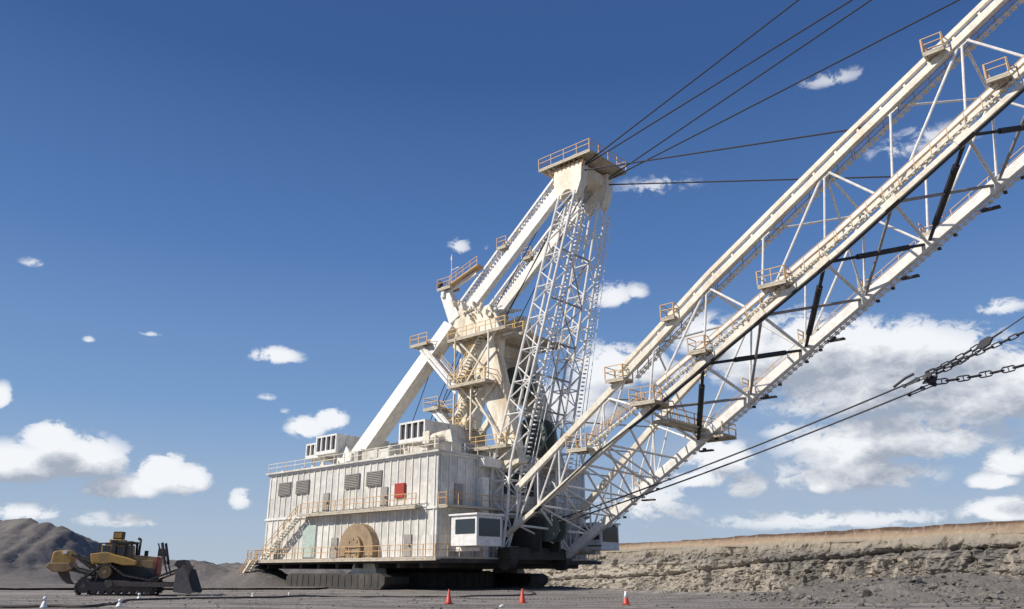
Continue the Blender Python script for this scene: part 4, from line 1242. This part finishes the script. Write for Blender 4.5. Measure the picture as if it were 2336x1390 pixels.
t.prism([(-2.0, 0.9), (2.6, 0.9), (2.65, 2.0), (-1.9, 2.4)], -1.05, 1.05)
t.build('chassis', 'dark', dz, bevel=0.05)
t = MB()
t.prism([(0.55, 1.7), (2.55, 1.6), (2.62, 2.85), (0.6, 3.02)], -0.95, 0.95)
t.box((0.9, -0.97, 2.2), (0.1, 0.06, 1.0)); t.box((1.8, -0.97, 2.25), (1.2, 0.05, 0.7))
hd = t.build('engine_hood', 'brown', dz, bevel=0.07)
t = MB(); t.box((2.66, 0, 2.2), (0.2, 1.9, 1.35)); t.build('radiator_guard', 'red', dz, bevel=0.04)
t = MB()
t.prism([(-2.3, 2.45), (-2.45, 3.05), (-1.3, 3.2), (-0.6, 3.0), (0.5, 2.75), (1.2, 2.5), (1.2, 2.2), (0.2, 2.2), (-0.6, 2.4), (-1.4, 2.3)], -2.0, -1.0)
t.prism([(-2.3, 2.45), (-2.45, 3.05), (-1.3, 3.2), (-0.6, 3.0), (0.5, 2.75), (1.2, 2.5), (1.2, 2.2), (0.2, 2.2), (-0.6, 2.4), (-1.4, 2.3)], 1.0, 2.0)
t.prism([(-2.5, 2.3), (-2.45, 3.1), (-1.7, 3.2), (-1.6, 2.3)], -1.0, 1.0)
t.build_pieces('fender', 'yellow', dz, bevel=0.06)
t = MB()
t.prism([(-1.9, 2.9), (-1.95, 3.75), (-0.2, 3.8), (0.35, 3.75), (0.45, 2.8)], -0.85, 0.85)
cb = t.build('cab', 'brown', dz, bevel=0.05)
t = MB()
for y in (-0.86, 0.86):
    t.prism([(-1.8, 3.05), (-1.82, 3.68), (-1.3, 3.68), (-1.28, 3.05)], y - .02, y + .02)
    t.prism([(-0.1, 2.95), (-0.1, 3.68), (0.25, 3.66), (0.32, 2.95)], y - .02, y + .02)
    t.prism([(-1.15, 3.05), (-1.15, 3.6), (-0.25, 3.6), (-0.25, 3.05)], y - .02, y + .02)
t.build_pieces('cab_window', 'glass', cb)
t = MB()
for y in (-1.0, 1.0):
    t.beam((-0.9, y, 2.9), (-0.9, y, 4.05), 0.3, 0.34)
    t.beam((0.55, y, 2.6), (0.45, y, 3.95), 0.16, 0.2); t.beam((0.0, y, 2.6), (0.0, y, 3.9), 0.14, 0.16)
    t.beam((-0.9, y, 3.9), (0.5, y, 3.95), 0.2, 0.2)
    t.beam((-2.15, y, 3.0), (-2.1, y, 3.85), 0.08, 0.1); t.beam((-2.15, y, 3.85), (-1.0, y, 3.9), 0.08, 0.1)
t.box((-0.9, 0, 4.0), (0.6, 2.3, 0.24)); t.box((0.5, 0, 3.95), (0.2, 2.1, 0.14))
t.build('roll_frame', 'dark', dz, bevel=0.02)
t = MB(); t.box((-0.85, -0.1, 4.02), (1.0, 2.0, 0.32)); t.build('roof', 'yellow', dz, bevel=0.06)
t = MB(); t.box((-0.82, -0.2, 4.5), (0.78, 0.9, 0.58)); bx_ = t.build('number_box', 'dark', dz, bevel=0.05)
t = MB(); t.box((-0.82, -0.665, 4.5), (0.6, 0.03, 0.4)); t.build('yellow_panel', 'yellow', bx_)
for (x, y, z0, z1, r_) in ((1.0, -0.35, 2.9, 4.2, .1), (1.45, 0.35, 2.9, 3.35, .16)):
    t = MB(); t.tube([(x, y, z0), (x, y, z1)], r_, 14)
    if z1 > 4: t.tube([(x, y, z1 - .05), (x - .12, y, z1 + .06), (x - .24, y, z1 + .04)], r_, 12)
    t.build('exhaust_stack', 'dark', dz, True)
for y in (-0.8, 0.8):
    t = MB()
    t.tube([(2.85, y, 3.95), (3.3, y, 2.3)], 0.12, 12); t.tube([(3.3, y, 2.3), (3.6, y, 1.5)], 0.06, 10)
    t.beam((2.55, y, 3.9), (2.95, y, 2.9), 0.1); t.box((2.8, y, 3.2), (0.35, 0.2, 0.6))
    t.build('lift_cylinder', 'dark', dz)
t = MB()
for y in (-2.1, 2.1):
    t.beam((-0.7, y, 0.85), (4.3, y, 0.75), 0.22, 0.34)
    t.beam((2.5, y * .98, 1.15), (4.7, y * .8, 1.95), 0.14, 0.16)
    t.disc((-0.6, y, 0.85), (0, 1, 0), 0.28, 0.34, 16)
t.build_pieces('push_arm', 'track', dz)
# blade: curved sheet with end plates and spill guard
t = MB()
prof = [(5.75, 0.12), (5.25, 0.35), (4.95, 0.8), (4.85, 1.35), (4.95, 1.85), (5.2, 2.2)]
poly = prof + [(x - 0.14, z + .02) for x, z in reversed(prof)]
t.prism(poly, -2.7, 2.7)
for k in range(7): t.beam((4.9, -2.4 + k * .8, 0.4), (4.65, -2.4 + k * .8, 1.9), 0.1, 0.2)
t.box((4.62, 0, 0.75), (0.35, 5.2, 0.3)); t.box((4.65, 0, 1.75), (0.3, 5.2, 0.25))
bl_ = t.build('blade', 'blade', dz)
t = MB()
for y in (-2.72, 2.72): t.prism([(4.55, 0.25), (5.95, 0.05), (6.1, 0.2), (5.35, 1.9), (5.1, 2.0), (4.6, 1.9)], y - .04, y + .04)
t.build_pieces('blade_end', 'blade', bl_)
t = MB(); t.prism([(4.5, 2.0), (4.1, 2.25), (4.3, 2.6), (4.9, 2.65), (5.2, 2.2)], -1.3, 1.3)
t.build('spill_guard', 'dark', bl_, bevel=0.04)
# ripper at the rear
t = MB()
t.prism([(-5.75, 2.35), (-5.7, 3.15), (-5.5, 3.3), (-4.5, 3.35), (-4.15, 3.1), (-4.2, 2.35)], -0.75, 0.75)
rp = t.build('ripper_frame', 'yellow', dz, bevel=0.08)
t = MB()
t.prism([(-6.0, 2.1), (-5.8, 2.4), (-4.2, 2.4), (-3.9, 1.95), (-4.4, 1.75), (-5.4, 1.7)], -1.1, 1.1)
t.build('ripper_beam', 'brown', rp, bevel=0.06)
t = MB(); t.prism([(-5.3, 1.75), (-4.5, 1.85), (-4.2, 1.15), (-3.85, 0.78), (-4.4, 0.85), (-4.8, 1.1)], -0.17, 0.17)
t.build('ripper_shank', 'track', rp)
t = MB()
for y in (-0.7, 0.7):
    t.tube([(-4.3, y, 2.0), (-2.2, y, 1.5)], 0.16, 10); t.tube([(-4.2, y, 3.0), (-2.3, y, 2.3)], 0.09, 10)
    t.tube([(-3.6, y, 2.75), (-2.5, y, 2.0)], 0.14, 10); t.beam((-2.9, y, 2.95), (-2.3, y, 2.2), 0.14); t.beam((-2.5, y, 3.05), (-2.2, y, 2.3), 0.1)
t.build('ripper_cylinder', 'dark', dz)
t = MB(); t.box((-4.75, -0.8, 3.18), (0.3, 0.1, 0.22)); t.build('work_lamp', 'sleeve', rp)
